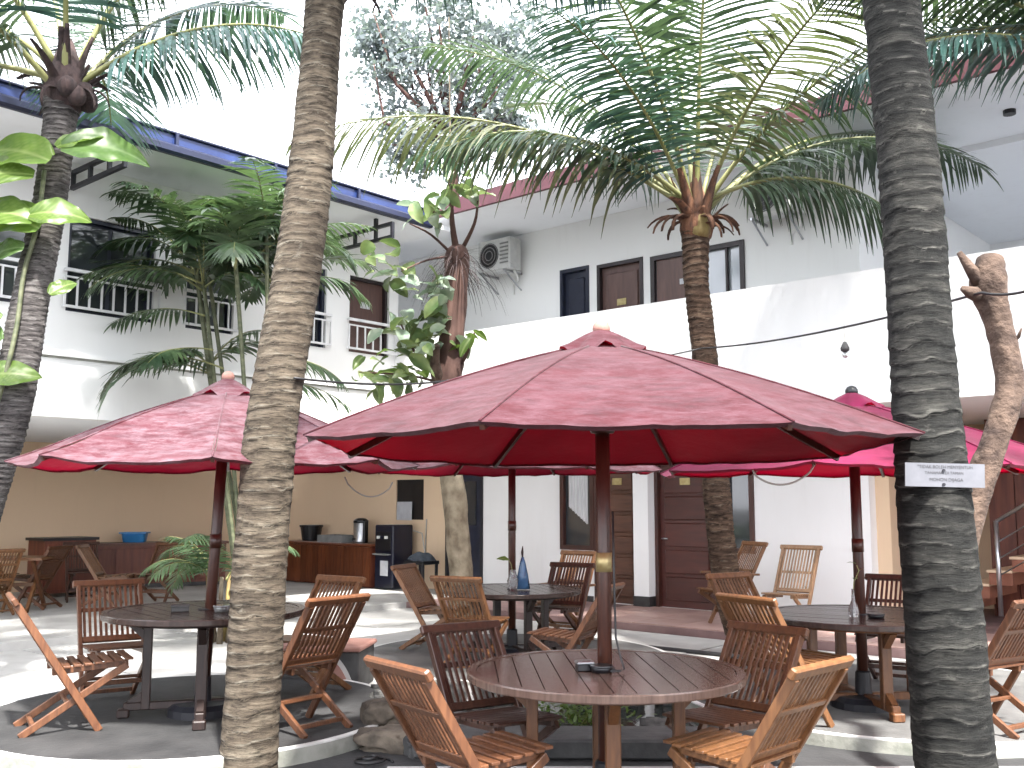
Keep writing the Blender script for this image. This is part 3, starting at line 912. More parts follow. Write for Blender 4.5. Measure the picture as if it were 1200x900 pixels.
# ------------------------------------------------------------------ umbrellas
def umbrella(cx, cy, z0, apex, rim, R, rot, cloth, label, sag=0.03, lean=(0, 0), seed=0, flare=0.0, dark='pole_wood', tilt=(0, 0)):
    rg = random.Random(seed)
    root = thing('patio_umbrella', label, 'umbrella', (cx, cy, z0), 0, 'market umbrellas over the round tables')
    H, hr = apex - z0, rim - z0
    lx, ly = lean
    N = 8

    def corner(i):
        a = rot + 2 * math.pi * i / N
        return a, rg2[i % N]
    rg2 = [rg.uniform(-0.02, 0.02) for _ in range(N)]

    def ribpt(i, t):
        a, dz = corner(i)
        rr = R * t
        z = H - (H - hr) * (t ** 1.08) + dz * t + 0.03 * math.sin(math.pi * t) + flare * max(0, t - 0.75) ** 2 + rr * (math.cos(a) * tilt[0] + math.sin(a) * tilt[1])
        return Vector((rr * math.cos(a) + lx * z, rr * math.sin(a) + ly * z, z))
    ns, nu = 20, 16
    for i in range(N):
        m = MB()
        idx = {}
        for a in range(ns + 1):
            t = 0.03 + 0.97 * a / ns
            P, Q = ribpt(i, t), ribpt(i + 1, t)
            for b in range(nu + 1):
                u = b / nu
                p = P.lerp(Q, u)
                w = 4 * u * (1 - u)
                c = Vector((lx * p.z, ly * p.z, p.z))
                inw = (c - p)
                inw.z = 0
                p = p + inw * (0.035 * w * t * t)
                p.z -= sag * w * t * (1.0 if t < 0.9 else 0.8)
                p.z += (0.012 * mnoise.noise(Vector((p.x * 3, p.y * 3, seed + 3.1))) + 0.006 * mnoise.noise(Vector((p.x * 9, p.y * 9, seed + 8.1)))) * (0.3 + t) * min(1.0, 4 * w)
                idx[a, b] = len(m.v)
                m.v.append(p)
        for a in range(ns):
            for b in range(nu):
                m.f.append((idx[a, b], idx[a + 1, b], idx[a + 1, b + 1], idx[a, b + 1]))
        # turned-in hem
        for b in range(nu):
            p, q = m.v[idx[ns, b]], m.v[idx[ns, b + 1]]
            e = []
            for v in (p, q):
                inw = Vector((lx * v.z, ly * v.z, v.z)) - v
                inw.z = 0
                e.append(v + inw * 0.02 + Vector((0, 0, -0.016)))
            m.quad(p, e[0], e[1], q)
        pan = m.build('canopy_panel', cloth, root, smooth=True)
        # seam along the rib
        MB().tube([ribpt(i, 0.14 + 0.86 * a / 10) + Vector((0, 0, 0.003)) for a in range(11)], 0.006, 5).build('seam', cloth, pan, smooth=True)
    for i in range(N):
        rb = MB()
        pts = [ribpt(i, t) + Vector((0, 0, -0.026)) for t in (0.04, 0.35, 0.7, 0.985)]
        for p, q in zip(pts[:-1], pts[1:]):
            rb.bar(p, q, 0.022, 0.032)
        rb.build('rib', dark, root)
        hub2 = Vector((lx * (hr + 0.13), ly * (hr + 0.13), hr + 0.13))
        a, _ = corner(i)
        st = MB().bar(hub2 + Vector((0.05 * math.cos(a), 0.05 * math.sin(a), 0)), ribpt(i, 0.52) + Vector((0, 0, -0.04)), 0.018, 0.024)
        st.build('strut', dark, root)
    top = Vector((lx * H, ly * H, H))
    MB().tube([(0, 0, 0.03), (lx * H * 0.5, ly * H * 0.5, H * 0.5), top], 0.039, 12).build('pole', dark, root, smooth=True)
    zc = H * 0.52
    MB().tube([(lx * zc, ly * zc, zc - 0.05), (lx * zc, ly * zc, zc + 0.05)], 0.0435, 14).build('pole_collar', 'brass' if cloth == 'cloth_wine' else dark, root, smooth=True)
    MB().lathe([(0.06, -0.06), (0.075, -0.03), (0.075, 0.02), (0.05, 0.05)], hub2, 14).build('runner', dark, root, smooth=True)
    MB().lathe([(0.05, -0.12), (0.07, -0.09), (0.07, -0.05), (0.03, -0.03)], top, 14).build('hub', dark, root, smooth=True)
    # vent cap with a ruffled edge
    m = MB()
    n = 48
    rings = [(0.03, 0.075), (0.10, 0.062), (0.19, 0.025), (0.235, 0.0)]
    for kk, (rr, zz) in enumerate(rings):
        for j in range(n):
            a = 2 * math.pi * j / n
            wv = (0.022 * math.sin(5 * a + seed) + 0.014 * math.sin(11 * a + 2 * seed)) * (kk / 3.0) ** 2
            rr2 = rr * (1 + 0.06 * (kk / 3.0) * math.cos(8 * (a - rot)))
            base_z = -(H - hr) / R * rr2
            m.v.append(top + Vector((rr2 * math.cos(a), rr2 * math.sin(a), base_z + zz * 0.8 + 0.022 + wv)))
    for kk in range(len(rings) - 1):
        for j in range(n):
            a, b = kk * n + j, kk * n + (j + 1) % n
            m.f.append((a, a + n, b + n, b))
    m.build('vent_cap', cloth, root, smooth=True)
    MB().lathe([(0.040, 0.05), (0.048, 0.075), (0.046, 0.092), (0.034, 0.112), (0.012, 0.122)], top, 14).build('finial', 'pink_stone' if cloth != 'cloth_magenta' else 'black_plastic', root, smooth=True)
    # weighted foot under the table
    MB().lathe([(0.24, 0.0), (0.24, 0.05), (0.2, 0.08), (0.06, 0.09), (0.055, 0.25), (0.045, 0.26)], (0, 0, 0), 20).build('foot', 'black_steel', root)
    return root


TBL = {'main': (0.485, 5.35, 0.0), 'left': (-2.19, 7.28, ZL), 'mid': (0.0, 10.5, ZM), 'right': (2.6, 7.6, ZR)}
UM = umbrella(0.485, 5.35, 0.016, 2.455, 1.895, 1.60, math.radians(22.5), 'cloth_wine',
              'large faded wine red umbrella over the reddish slatted table, brass collar on pole', seed=3, sag=0.014, tilt=(0, -0.022))
umbrella(-2.19, 7.28, ZL, 2.43, 1.845, 1.45, math.radians(14), 'cloth_pink',
         'sun bleached pink red umbrella over the table beside the low pink topped block', seed=11, sag=0.05, lean=(0.045, 0), flare=0.5)
umbrella(0.0, 10.5, ZM, 2.56, 1.93, 1.58, math.radians(26), 'cloth_pink',
         'faded red umbrella over the small dark table holding a blue vase', seed=19, sag=0.03)
umbrella(2.6, 7.6, ZR, 2.36, 1.84, 1.55, math.radians(17), 'cloth_magenta',
         'bright magenta umbrella over the table with a thin flower bottle', seed=27, sag=0.03)


# ------------------------------------------------------------------ tables
def round_table(cx, cy, z0, R, H, rot, top, leg, label, planks=13, post_rot=0.0):
    root = thing('round_table', label, 'table', (cx, cy, z0), rot, 'round umbrella tables')
    th = 0.028
    w = 2 * (R - 0.045) / planks
    r_in = R - 0.05
    for i in range(planks):
        a = -r_in + i * (2 * r_in / planks) + 0.003
        b = -r_in + (i + 1) * (2 * r_in / planks) - 0.003
        poly = []
        for x in [a + (b - a) * q / 3 for q in range(4)]:
            poly.append((x, -math.sqrt(max(0, r_in ** 2 - x * x))))
        for x in [b - (b - a) * q / 3 for q in range(4)]:
            poly.append((x, math.sqrt(max(0, r_in ** 2 - x * x))))
        clean = []
        for q in poly:
            if not clean or (Vector(q) - Vector(clean[-1])).length > 1e-3:
                clean.append(q)
        MB().prism(clean, H - th, H + RNG.uniform(-0.001, 0.001)).build('plank', top, root)
    # ring band round the planks
    m = MB()
    n = 72
    prof = [(r_in + 0.002, H - 0.04), (R - 0.004, H - 0.04), (R, H - 0.034), (R, H - 0.004), (R - 0.005, H + 0.003), (r_in + 0.002, H + 0.003)]
    for r_, z in prof:
        for j in range(n):
            an = 2 * math.pi * j / n
            m.v.append(Vector((r_ * math.cos(an), r_ * math.sin(an), z)))
    L = len(prof)
    for kk in range(L):
        for j in range(n):
            a, b = kk * n + j, kk * n + (j + 1) % n
            c, d_ = ((kk + 1) % L) * n + (j + 1) % n, ((kk + 1) % L) * n + j
            m.f.append((a, b, c, d_))
    m.build('rim', top, root)
    MB().lathe([(R - 0.1, H - 0.062), (R - 0.06, H - 0.0455), (R - 0.1, H - 0.0455)], (0, 0, 0), 40).build('underframe', leg, root)
    MB().lathe([(0.055, H + 0.002), (0.055, H + 0.008), (0.03, H + 0.010)], (0, 0, 0), 18).build('pole_plate', 'black_steel', root)
    pr = 0.38
    for i in range(4):
        a = post_rot + i * math.pi / 2
        c, s = math.cos(a), math.sin(a)
        x, y = pr * c, pr * s
        lg = MB().bar((x, y, 0.05), (x, y, H - 0.05), 0.075, 0.06, (c, s, 0)).build('leg', leg, root, bevel=0.006)
        MB().bar((x, y, H - 0.19), (x + 0.13 * c, y + 0.13 * s, H - 0.065), 0.05, 0.045).build('brace', leg, lg)
        MB().bar((x * 0.15, y * 0.15, 0.075), (x * 1.38, y * 1.38, 0.075), 0.06, 0.055).build('foot_bar', leg, lg, bevel=0.006)
        MB().bar((x * 1.38, y * 1.38, 0.0), (x * 1.38, y * 1.38, 0.06), 0.085, 0.08, (c, s, 0)).build('foot', leg, lg, bevel=0.008)
        MB().bar((x * 1.0, y * 1.0, 0.16), (x * 1.28, y * 1.28, 0.09), 0.045, 0.05).build('gusset', leg, lg)
    return root


round_table(0.485, 5.35, 0.016, 0.72, 0.715, math.radians(3), 'table_top', 'table_leg', 'round reddish brown slatted table with golden legs under the wine red umbrella', 13, math.radians(-3))
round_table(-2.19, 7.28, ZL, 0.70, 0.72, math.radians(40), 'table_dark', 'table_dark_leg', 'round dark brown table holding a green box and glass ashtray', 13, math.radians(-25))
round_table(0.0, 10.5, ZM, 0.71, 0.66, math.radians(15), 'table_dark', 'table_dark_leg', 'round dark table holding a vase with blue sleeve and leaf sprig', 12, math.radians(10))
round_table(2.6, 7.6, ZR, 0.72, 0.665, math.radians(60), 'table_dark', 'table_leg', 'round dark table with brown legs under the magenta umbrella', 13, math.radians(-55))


# ------------------------------------------------------------------ folding chairs
def chair_parts(mat, arms=False, hi=0.85):
    parts = []
    ty, tz, fy = -0.37, hi, 0.17
    sl = (ty - fy) / tz
    sy = lambda z: fy + sl * z
    xs = 0.225
    bw = Vector((0, -sl, -1)).normalized()
    nrm = Vector((0, 1, sl)).normalized()
    add = lambda n, mb, bev=0.0035: parts.append((n, mb.mesh(n, mat, bevel=bev), None))
    for x in (-xs, xs):
        add('back_stile', MB().bar((x, sy(0.0), 0.0), (x, sy(tz - 0.02), tz - 0.02), 0.03, 0.048, nrm))
    for x in (-xs + 0.034, xs - 0.034):
        add('leg', MB().bar((x, 0.335, 0.405), (x, -0.30, 0.0), 0.028, 0.046, (0, 0, 1)))
    add('crest_rail', MB().bar((-0.268, sy(tz), tz), (0.268, sy(tz), tz), 0.036, 0.056, bw), 0.008)
    z0 = 0.455
    add('lower_rail', MB().bar((-xs + 0.015, sy(z0), z0), (xs - 0.015, sy(z0), z0), 0.026, 0.045, bw))
    n = 11
    for i in range(n):
        x = -xs + 0.034 + (2 * xs - 0.068) * i / (n - 1)
        add('back_slat', MB().bar((x, sy(z0 + 0.015), z0 + 0.015), (x, sy(tz - 0.02), tz - 0.02), 0.020, 0.011, nrm), 0.002)
    add('mid_rail', MB().bar((-xs + 0.015, sy(0.66) - 0.016, 0.66), (xs - 0.015, sy(0.66) - 0.016, 0.66), 0.012, 0.03, bw), 0.002)
    # seat
    for x in (-xs + 0.068, xs - 0.068):
        add('seat_rail', MB().bar((x, -0.125, 0.385), (x, 0.345, 0.415), 0.026, 0.042))
    n = 8
    for i in range(n):
        y = -0.105 + 0.45 * i / (n - 1)
        z = 0.4115 + 0.030 * (y + 0.125) / 0.47
        add('seat_slat', MB().bar((-0.215 + (0.012 if i == n - 1 else 0), y, z), (0.215 - (0.012 if i == n - 1 else 0), y, z), 0.048, 0.016), 0.003)
    add('stretcher', MB().bar((-xs + 0.03, -0.22, 0.052), (xs - 0.03, -0.22, 0.052), 0.028, 0.028), 0.003)
    add('stretcher', MB().bar((-xs + 0.01, sy(0.16), 0.16), (xs - 0.01, sy(0.16), 0.16), 0.026, 0.034), 0.003)
    add('stretcher', MB().bar((-xs + 0.03, -0.02, 0.180), (xs - 0.03, -0.02, 0.180), 0.024, 0.024), 0.003)
    if arms:
        for x in (-xs - 0.035, xs + 0.035):
            add('armrest', MB().bar((x, -0.24, 0.62), (x, 0.26, 0.63), 0.055, 0.026), 0.005)
            add('arm_post', MB().bar((x, 0.16, 0.3), (x, 0.12, 0.62), 0.026, 0.04, (0, 1, 0)), 0.003)
            add('arm_link', MB().bar((x, 0.16, 0.31), (x * 0.85, 0.16, 0.38), 0.03, 0.035), 0.003)
    return parts


TPL = {'teak': chair_parts('teak'), 'gold': chair_parts('teak_gold'), 'dark': chair_parts('teak_dark'),
       'pale': chair_parts('teak_pale', hi=0.95), 'gold_arm': chair_parts('teak_gold', True, 0.98)}


def chair(x, y, z, f, kind, label, group, tilt=0.0):
    root = thing('folding_chair', label, 'chair', (x, y, z), math.atan2(-f[0], f[1]), group)
    root.rotation_euler[0] = tilt
    for n, me, _ in TPL[kind]:
        link(n, me, root)
    return root


G1 = 'folding chairs round the umbrella tables'
chair(-0.22, 4.80, 0.012, (0.79, 0.61), 'teak', 'orange brown folding chair with its back to the rock edge, at the reddish table', G1)
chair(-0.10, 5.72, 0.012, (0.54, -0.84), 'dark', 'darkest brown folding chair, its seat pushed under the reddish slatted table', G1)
chair(1.22, 5.70, 0.012, (-0.72, -0.69), 'teak', 'reddish brown folding chair at the reddish table, beside another with golden frame', G1)
chair(1.13, 4.86, 0.012, (-0.70, 0.71), 'gold', 'golden framed folding chair with dark slats, turned towards the brass collared pole', G1)
chair(-2.96, 6.86, ZL, (0.86, 0.50), 'teak', 'weathered folding chair seen from its side, by the platform rim at the dark table', G1)
chair(-2.98, 7.66, ZL, (0.50, -0.86), 'teak', 'folding chair between the dark table and the furniture in the open hall', G1)
chair(-1.62, 8.06, ZL, (-0.55, -0.83), 'gold', 'folding chair half hidden behind the palm trunk that stands by the left platform', G1)
chair(-1.42, 6.86, ZL, (-0.78, 0.62), 'teak', 'orange brown folding chair showing its slatted back beside the pink topped block', G1)
chair(-0.84, 10.92, ZM, (0.92, -0.38), 'gold', 'golden folding chair in profile by the table with the blue vase', G1)
chair(-0.36, 9.62, ZM, (0.42, 0.91), 'gold', 'golden folding chair with its back towards the dark chair, at the blue vase table', G1)
chair(0.52, 11.05, ZM, (-0.42, -0.91), 'dark', 'dark folding chair at the blue vase table, in front of the tall armchair', G1)
chair(0.55, 9.05, 0.006, (-0.90, 0.42), 'teak', 'brown folding chair standing by the pond plant, behind the reddish table', G1)
chair(2.12, 8.66, ZR, (0.55, -0.84), 'gold', 'golden folding chair on the far side of the magenta umbrella table', G1)
chair(1.88, 7.02, ZR, (0.84, 0.54), 'gold', 'golden folding chair at the magenta umbrella table, its slatted back to the reddish table', G1)
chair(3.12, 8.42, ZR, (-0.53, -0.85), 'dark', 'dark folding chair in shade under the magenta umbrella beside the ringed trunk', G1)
chair(3.22, 6.92, ZR, (-0.52, 0.85), 'teak', 'orange folding chair between the ringed dark trunk and the stair railing', G1)
chair(0.62, 12.0, 0.0, (-0.55, -0.83), 'gold_arm', 'tall golden slatted armchair in front of the white wall by the curtained window', 'chairs along the white wall')
chair(2.70, 12.55, ZT, (-0.93, -0.36), 'gold_arm', 'golden slatted armchair in profile beside the dark red panelled door', 'chairs along the white wall')
chair(3.30, 12.05, ZT, (-0.62, -0.78), 'pale', 'pale weathered folding chair leaning against the blank white wall', 'chairs along the white wall')


# ------------------------------------------------------------------ furniture in the open hall
chair(-6.85, 14.6, ZT, (-0.92, 0.2), 'teak', 'brown slatted folding chair beside the orange trestle table in the hall', 'chairs in the hall')
chair(-5.95, 14.9, ZT, (0.95, 0.1), 'gold', 'golden orange folding chair in front of the low cabinet with the blue basin', 'chairs in the hall')
chair(-6.6, 15.6, ZT, (0.5, -0.86), 'dark', 'dark folding chair against the beige hall wall', 'chairs in the hall')
chair(-7.75, 15.1, ZT, (0.85, -0.5), 'gold', 'golden folding chair tucked behind the orange trestle table', 'chairs in the hall')
chair(-7.05, 13.75, ZT, (-0.75, 0.66), 'gold', 'golden folding chair in front of the orange trestle table', 'chairs in the hall')
chair(-5.35, 15.3, ZT, (-0.2, -0.98), 'teak', 'brown folding chair facing the court beside the low cabinet', 'chairs in the hall')
tt = thing('trestle_table', 'orange wooden trestle table with crossed legs in the hall', 'table', (-7.25, 14.2, ZT), math.radians(8))
for i in range(5):
    MB().box(-0.72, 0.72, -0.35 + i * 0.14, -0.35 + i * 0.14 + 0.132, 0.70, 0.735).build('plank', 'teak_gold', tt)
for x in (-0.55, 0.55):
    MB().bar((x, -0.32, 0.0), (x, 0.3, 0.70), 0.04, 0.06).build('leg', 'teak_gold', tt)
    MB().bar((x + 0.045, 0.32, 0.0), (x + 0.045, -0.3, 0.70), 0.04, 0.06).build('leg', 'teak', tt)
MB().bar((-0.55, 0, 0.35), (0.6, 0, 0.35), 0.03, 0.05).build('stretcher', 'teak_gold', tt)
cab = thing('low_cabinet', 'low reddish brown cabinet along the hall wall under the blue basin', 'cabinet', W(-17.0, 9.5, ZT), -TH - math.radians(20))
MB().box(-0.28, 0.28, -1.3, 1.3, 0.06, 0.74).build('body', 'redwood_panel', cab)
MB().box(-0.31, 0.31, -1.34, 1.34, 0.74, 0.78).build('top', 'counter_wood', cab)
for i in range(4):
    MB().box(0.281, 0.30, -1.26 + i * 0.64, -0.66 + i * 0.64, 0.12, 0.68).build('cabinet_door', 'redwood_panel', cab, bevel=0.006)
MB().box(-0.25, 0.25, -1.25, 1.25, 0.0, 0.06).build('kick_board', 'plinth', cab)
sb = thing('sideboard', 'small dark topped sideboard against the beige hall wall', 'sideboard', at(72, 662, 16.6) * 1.0, -TH)
sb.location.z = ZT
MB().box(-0.3, 0.3, -0.42, 0.42, 0.05, 0.88).build('body', 'redwood_panel', sb)
MB().box(-0.33, 0.33, -0.46, 0.46, 0.88, 0.925).build('top', 'black_plastic', sb)
for i in range(2):
    MB().box(0.301, 0.318, -0.38 + i * 0.39, -0.02 + i * 0.39, 0.1, 0.83).build('cabinet_door', 'redwood_panel', sb, bevel=0.005)
bz = W(-17.0, 9.5, 0)
bs = thing('plastic_basin', 'bright blue plastic basin standing on the low cabinet', 'basin', (bz.x - 0.25, bz.y - 0.1, ZT + 0.78), 0.1)
m = MB()
for (a, b, z) in ((0.19, 0.12, 0.0), (0.22, 0.15, 0.17)):
    for j in range(24):
        an = 2 * math.pi * j / 24
        cx_, sx_ = math.cos(an), math.sin(an)
        e = 0.45
        m.v.append(Vector((a * math.copysign(abs(cx_) ** e, cx_), b * math.copysign(abs(sx_) ** e, sx_), z)))
for j in range(24):
    m.f.append((j, (j + 1) % 24, 24 + (j + 1) % 24, 24 + j))
m.f.append(tuple(range(24))[::-1])
m.build('bowl', 'blue_plastic', bs, smooth=False)
MB().box(-0.235, 0.235, -0.165, -0.14, 0.155, 0.18).box(-0.235, 0.235, 0.14, 0.165, 0.155, 0.18).box(-0.235, -0.21, -0.14, 0.14, 0.155, 0.18).box(0.21, 0.235, -0.14, 0.14, 0.155, 0.18).build('rim', 'blue_plastic', bs)

# counter with tea things
ct = thing('wooden_counter', 'long varnished plank counter against the beige wall', 'counter', W(-14.9, 12.1, ZT), -TH)
MB().box(-1.42, 1.28, -0.28, 0.36, 0.0, 0.72).build('body', 'redwood_panel', ct)
for i in range(15):
    MB().box(-1.42 + i * 0.18, -1.42 + i * 0.18 + 0.172, -0.305, -0.2805, 0.02, 0.70).build('plank', 'counter_wood', ct)
MB().box(-1.48, 1.34, -0.34, 0.38, 0.72, 0.76).build('top', 'counter_wood', ct, bevel=0.008)
zc = ZT + 0.76
u = thing('tea_urn', 'steel hot water urn with black lid standing on the varnished counter', 'urn', W(-14.23, 12.1, zc), -TH)
MB().lathe([(0.13, 0), (0.135, 0.03), (0.13, 0.05), (0.13, 0.36), (0.12, 0.38)], (0, 0, 0), 20).build('body', 'steel', u, smooth=True)
MB().lathe([(0.137, 0.36), (0.14, 0.40), (0.09, 0.44), (0.03, 0.45)], (0, 0, 0), 20).build('lid', 'black_plastic', u, smooth=True)
for q in (-0.125, 0.125):
    MB().box(q - 0.03, q + 0.03, -0.05, 0.05, 0.0, 0.40).build('side_grip', 'black_plastic', u, bevel=0.01)
MB().tube([(0, -0.13, 0.07), (0, -0.19, 0.07), (0, -0.19, 0.03)], 0.014, 8).build('tap', 'black_plastic', u)
tb = thing('black_tub', 'black plastic tub with a rim on the varnished counter', 'tub', W(-15.75, 12.15, zc), -TH)
MB().lathe([(0.17, 0), (0.21, 0.26)], (0, 0, 0), 20).build('body', 'black_plastic', tb)
MB().lathe([(0.225, 0.26), (0.23, 0.275), (0.225, 0.30)], (0, 0, 0), 20).build('rim', 'black_plastic', tb)
tr = thing('serving_tray', 'low grey serving tray beside the urn on the counter', 'tray', W(-14.8, 12.05, zc), -TH)
MB().box(-0.33, 0.33, -0.2, 0.2, 0, 0.02).build('base', 'grey_plastic', tr)
MB().box(-0.35, 0.35, -0.22, -0.2, 0, 0.13).box(-0.35, 0.35, 0.2, 0.22, 0, 0.13).box(-0.35, -0.33, -0.2, 0.2, 0, 0.13).box(0.33, 0.35, -0.2, 0.2, 0, 0.13).build('rim', 'grey_plastic', tr)

wd = thing('water_dispenser', 'dark navy water dispenser with white sticker beside the counter', 'water dispenser', W(-13.33, 12.1, ZT), -TH)
MB().box(-0.24, 0.24, -0.24, 0.24, 0.0, 1.10).build('body', 'navy_plastic', wd, bevel=0.02)
MB().box(-0.19, 0.19, -0.252, -0.2405, 0.66, 0.98).build('tap_panel', 'black_plastic', wd, bevel=0.004)
for q in (-0.1, 0.0, 0.1):
    MB().box(q - 0.02, q + 0.02, -0.30, -0.2525, 0.86, 0.91).build('tap', 'white_plastic' if q else 'navy_plastic', wd)
MB().box(-0.19, 0.19, -0.33, -0.2405, 0.58, 0.605).build('drip_tray', 'grey_plastic', wd)
MB().box(-0.08, 0.12, -0.2445, -0.2405, 0.22, 0.48).build('sticker', 'paper', wd)
MB().tube([(0.22, 0.25, 1.0), (0.4, 0.3, 0.95), (0.42, 0.36, 0.6), (0.40, 0.38, 0.4), (0.42, 0.39, 1.2)], 0.012, 6).build('cable', 'wire_pale', wd, smooth=True)
stl = thing('stool', 'black stool with a folded grey cloth beside the dispenser', 'stool', W(-12.62, 12.1, ZT), -TH)
MB().box(-0.24, 0.24, -0.2, 0.2, 0.44, 0.50).build('seat', 'black_plastic', stl, bevel=0.01)
for a in (-0.2, 0.2):
    for b in (-0.16, 0.16):
        MB().box(a - 0.02, a + 0.02, b - 0.02, b + 0.02, 0, 0.44).build('leg', 'black_steel', stl)
m = MB()
n = 12
for i in range(n + 1):
    for j in range(n + 1):
        x, y = -0.2 + 0.4 * i / n, -0.16 + 0.32 * j / n
        e = max(abs(x) / 0.2, abs(y) / 0.16)
        m.v.append(Vector((x, y, 0.5 + 0.14 * (1 - e ** 3) + 0.03 * mnoise.noise(Vector((x * 9, y * 9, 2))))))
for i in range(n):
    for j in range(n):
        a = i * (n + 1) + j
        m.f.append((a, a + n + 1, a + n + 2, a + 1))
cl = thing('folded_cloth', 'crumpled grey blue cloth lying on the black stool', 'cloth', W(-12.62, 12.1, ZT), -TH)
m.build('cloth', 'cushion', cl, smooth=True)


# ------------------------------------------------------------------ table top things
def small_box(loc, w, d_, h, mat, name, label, cat, rz=0.0, lid=None):
    o = thing(name, label, cat, loc, rz)
    MB().box(-w / 2, w / 2, -d_ / 2, d_ / 2, 0, h * 0.7).build('base', mat, o, bevel=0.004)
    MB().box(-w / 2 - 0.003, w / 2 + 0.003, -d_ / 2 - 0.003, d_ / 2 + 0.003, h * 0.7, h).build('lid', lid or mat, o, bevel=0.004)
    return o


zt = 0.016 + 0.716
small_box((0.375, 5.31, zt), 0.085, 0.06, 0.05, 'black_plastic', 'metal_box', 'small grey and black box beside the brass collared pole', 'box', 0.2, 'steel')
o = thing('ashtray', 'round black ashtray at the foot of the brass collared pole', 'ashtray', (0.46, 5.26, zt))
MB().lathe([(0.05, 0), (0.058, 0.035), (0.048, 0.035), (0.042, 0.012), (0.005, 0.01)], (0, 0, 0), 20).build('bowl', 'black_plastic', o, smooth=True)
MB().lathe([(0.059, 0.026), (0.061, 0.031), (0.059, 0.036)], (0, 0, 0), 20).build('rim', 'black_plastic', o)
# power lead running down the main pole
tag(MB().tube([(0.53, 5.30, 1.55), (0.533, 5.30, 1.2), (0.538, 5.295, 0.9), (0.56, 5.27, 0.80), (0.575, 5.25, 0.748), (0.55, 5.22, 0.745), (0.50, 5.21, 0.745)], 0.006, 6)
    .build('power_lead', 'wire', smooth=True), 'black power lead hanging down the brass collared pole', 'cable')
ztl = ZL + 0.722
small_box((-2.33, 7.15, ztl), 0.12, 0.10, 0.045, 'slate', 'napkin_box', 'small dark green box on the dark table at the left platform', 'box', 0.3)
o = thing('ashtray', 'clear glass ashtray on the dark table, beside the green box', 'ashtray', (-2.03, 7.12, ztl))
MB().lathe([(0.05, 0), (0.06, 0.045), (0.05, 0.045), (0.042, 0.012), (0.005, 0.01)], (0, 0, 0), 18).build('bowl', 'clear_glass', o, smooth=True)
MB().lathe([(0.0605, 0.034), (0.063, 0.04), (0.0605, 0.046)], (0, 0, 0), 18).build('rim', 'clear_glass', o)


# ------------------------------------------------------------------ leaves, fronds, trunks
def strip_leaf(mb, p, d, up, L, w, droop, segs=4):
    """narrow leaflet bending down towards its tip"""
    d = d.normalized()
    s = d.cross(up)
    if s.length < 0.05:
        s = d.cross(Vector((1, 0, 0)))
    s.normalize()
    prev = None
    pos = p.copy()
    for k in range(segs + 1):
        t = k / segs
        ww = w * (0.55 + 0.9 * t if t < 0.35 else 1.0 * (1 - ((t - 0.35) / 0.65) ** 1.8) * 0.87) * 0.5
        ww = max(ww, 0.0015)
        a = len(mb.v)
        mb.v += [pos - s * ww, pos + s * ww]
        if prev is not None:
            mb.f.append((prev, prev + 1, a + 1, a))
        prev = a
        d = (d + Vector((0, 0, -droop)) * (0.4 + t) / segs).normalized()
        pos = pos + d * (L / segs)


def frond(name, base, az, el, L, bend, nl, ll, lw, hang, leafmat, stemmat, parent, seed=0, fwd=0.55, twist=0.0, r0=0.028, start=0.16, bare=0.0):
    """pinnate palm leaf: curved rachis with leaflets on both sides. az measured from +x"""
    rg = random.Random(seed)
    N = 26
    pts = []
    p = Vector(base)
    for k in range(N + 1):
        t = k / N
        e = el - bend * (t ** 1.25)
        d = Vector((math.cos(az) * math.cos(e), math.sin(az) * math.cos(e), math.sin(e)))
        pts.append((p.copy(), d))
        p = p + d * (L / N)
        az += twist / N
    stem = MB()
    stem.tube([q for q, _ in pts], [r0 * (1 - 0.86 * (k / N) ** 0.7) for k in range(N + 1)], 6)
    st = stem.build(name, stemmat, parent, smooth=True)
    m = MB()
    for k in range(nl):
        t = start + (1 - start) * (k + 0.5) / nl
        if rg.random() < bare:
            continue
        f = t * N
        i = min(int(f), N - 1)
        q = pts[i][0].lerp(pts[i + 1][0], f - i)
        d = pts[i][1]
        side = d.cross(Vector((0, 0, 1)))
        if side.length < 0.1:
            side = Vector((-math.sin(az), math.cos(az), 0))
        side.normalize()
        upv = side.cross(d).normalized()
        prof = (math.sin(math.pi * min(1, 0.18 + 0.80 * (t - start) / (1 - start)))) ** 0.55
        for sg in (-1, 1):
            ln = ll * prof * rg.uniform(0.86, 1.1)
            h = hang * rg.uniform(0.7, 1.3)
            fw = fwd * (0.6 + 0.9 * t) * rg.uniform(0.85, 1.15)
            dd = side * sg + d * fw + upv * rg.uniform(0.05, 0.4) * (1 - min(1, hang * 0.6)) + Vector((0, 0, -1)) * h * 0.35 \
                + Vector((rg.uniform(-.07, .07), rg.uniform(-.07, .07), rg.uniform(-.07, .07)))
            strip_leaf(m, q, dd, (upv + Vector((rg.uniform(-.3, .3), rg.uniform(-.3, .3), 0.2))).normalized(), ln, lw * rg.uniform(0.8, 1.15), h, 4)
    strip_leaf(m, pts[-1][0], pts[-1][1], Vector((0, 0, 1)), ll * 0.4, lw, hang, 3)
    m.build('leaflets', leafmat, st)
    return st


def smooth_path(pts, n):
    """Catmull-Rom through control points with radii"""
    out = []
    P = [pts[0]] + list(pts) + [pts[-1]]
    segs = len(pts) - 1
    for k in range(n + 1):
        f = k / n * segs
        i = min(int(f), segs - 1)
        t = f - i
        a, b, c, d = P[i], P[i + 1], P[i + 2], P[i + 3]
        q = []
        for j in range(4):
            q.append(0.5 * (2 * b[j] + (c[j] - a[j]) * t + (2 * a[j] - 5 * b[j] + 4 * c[j] - d[j]) * t * t + (3 * b[j] - a[j] - 3 * c[j] + d[j]) * t ** 3))
        out.append(q)
    return out


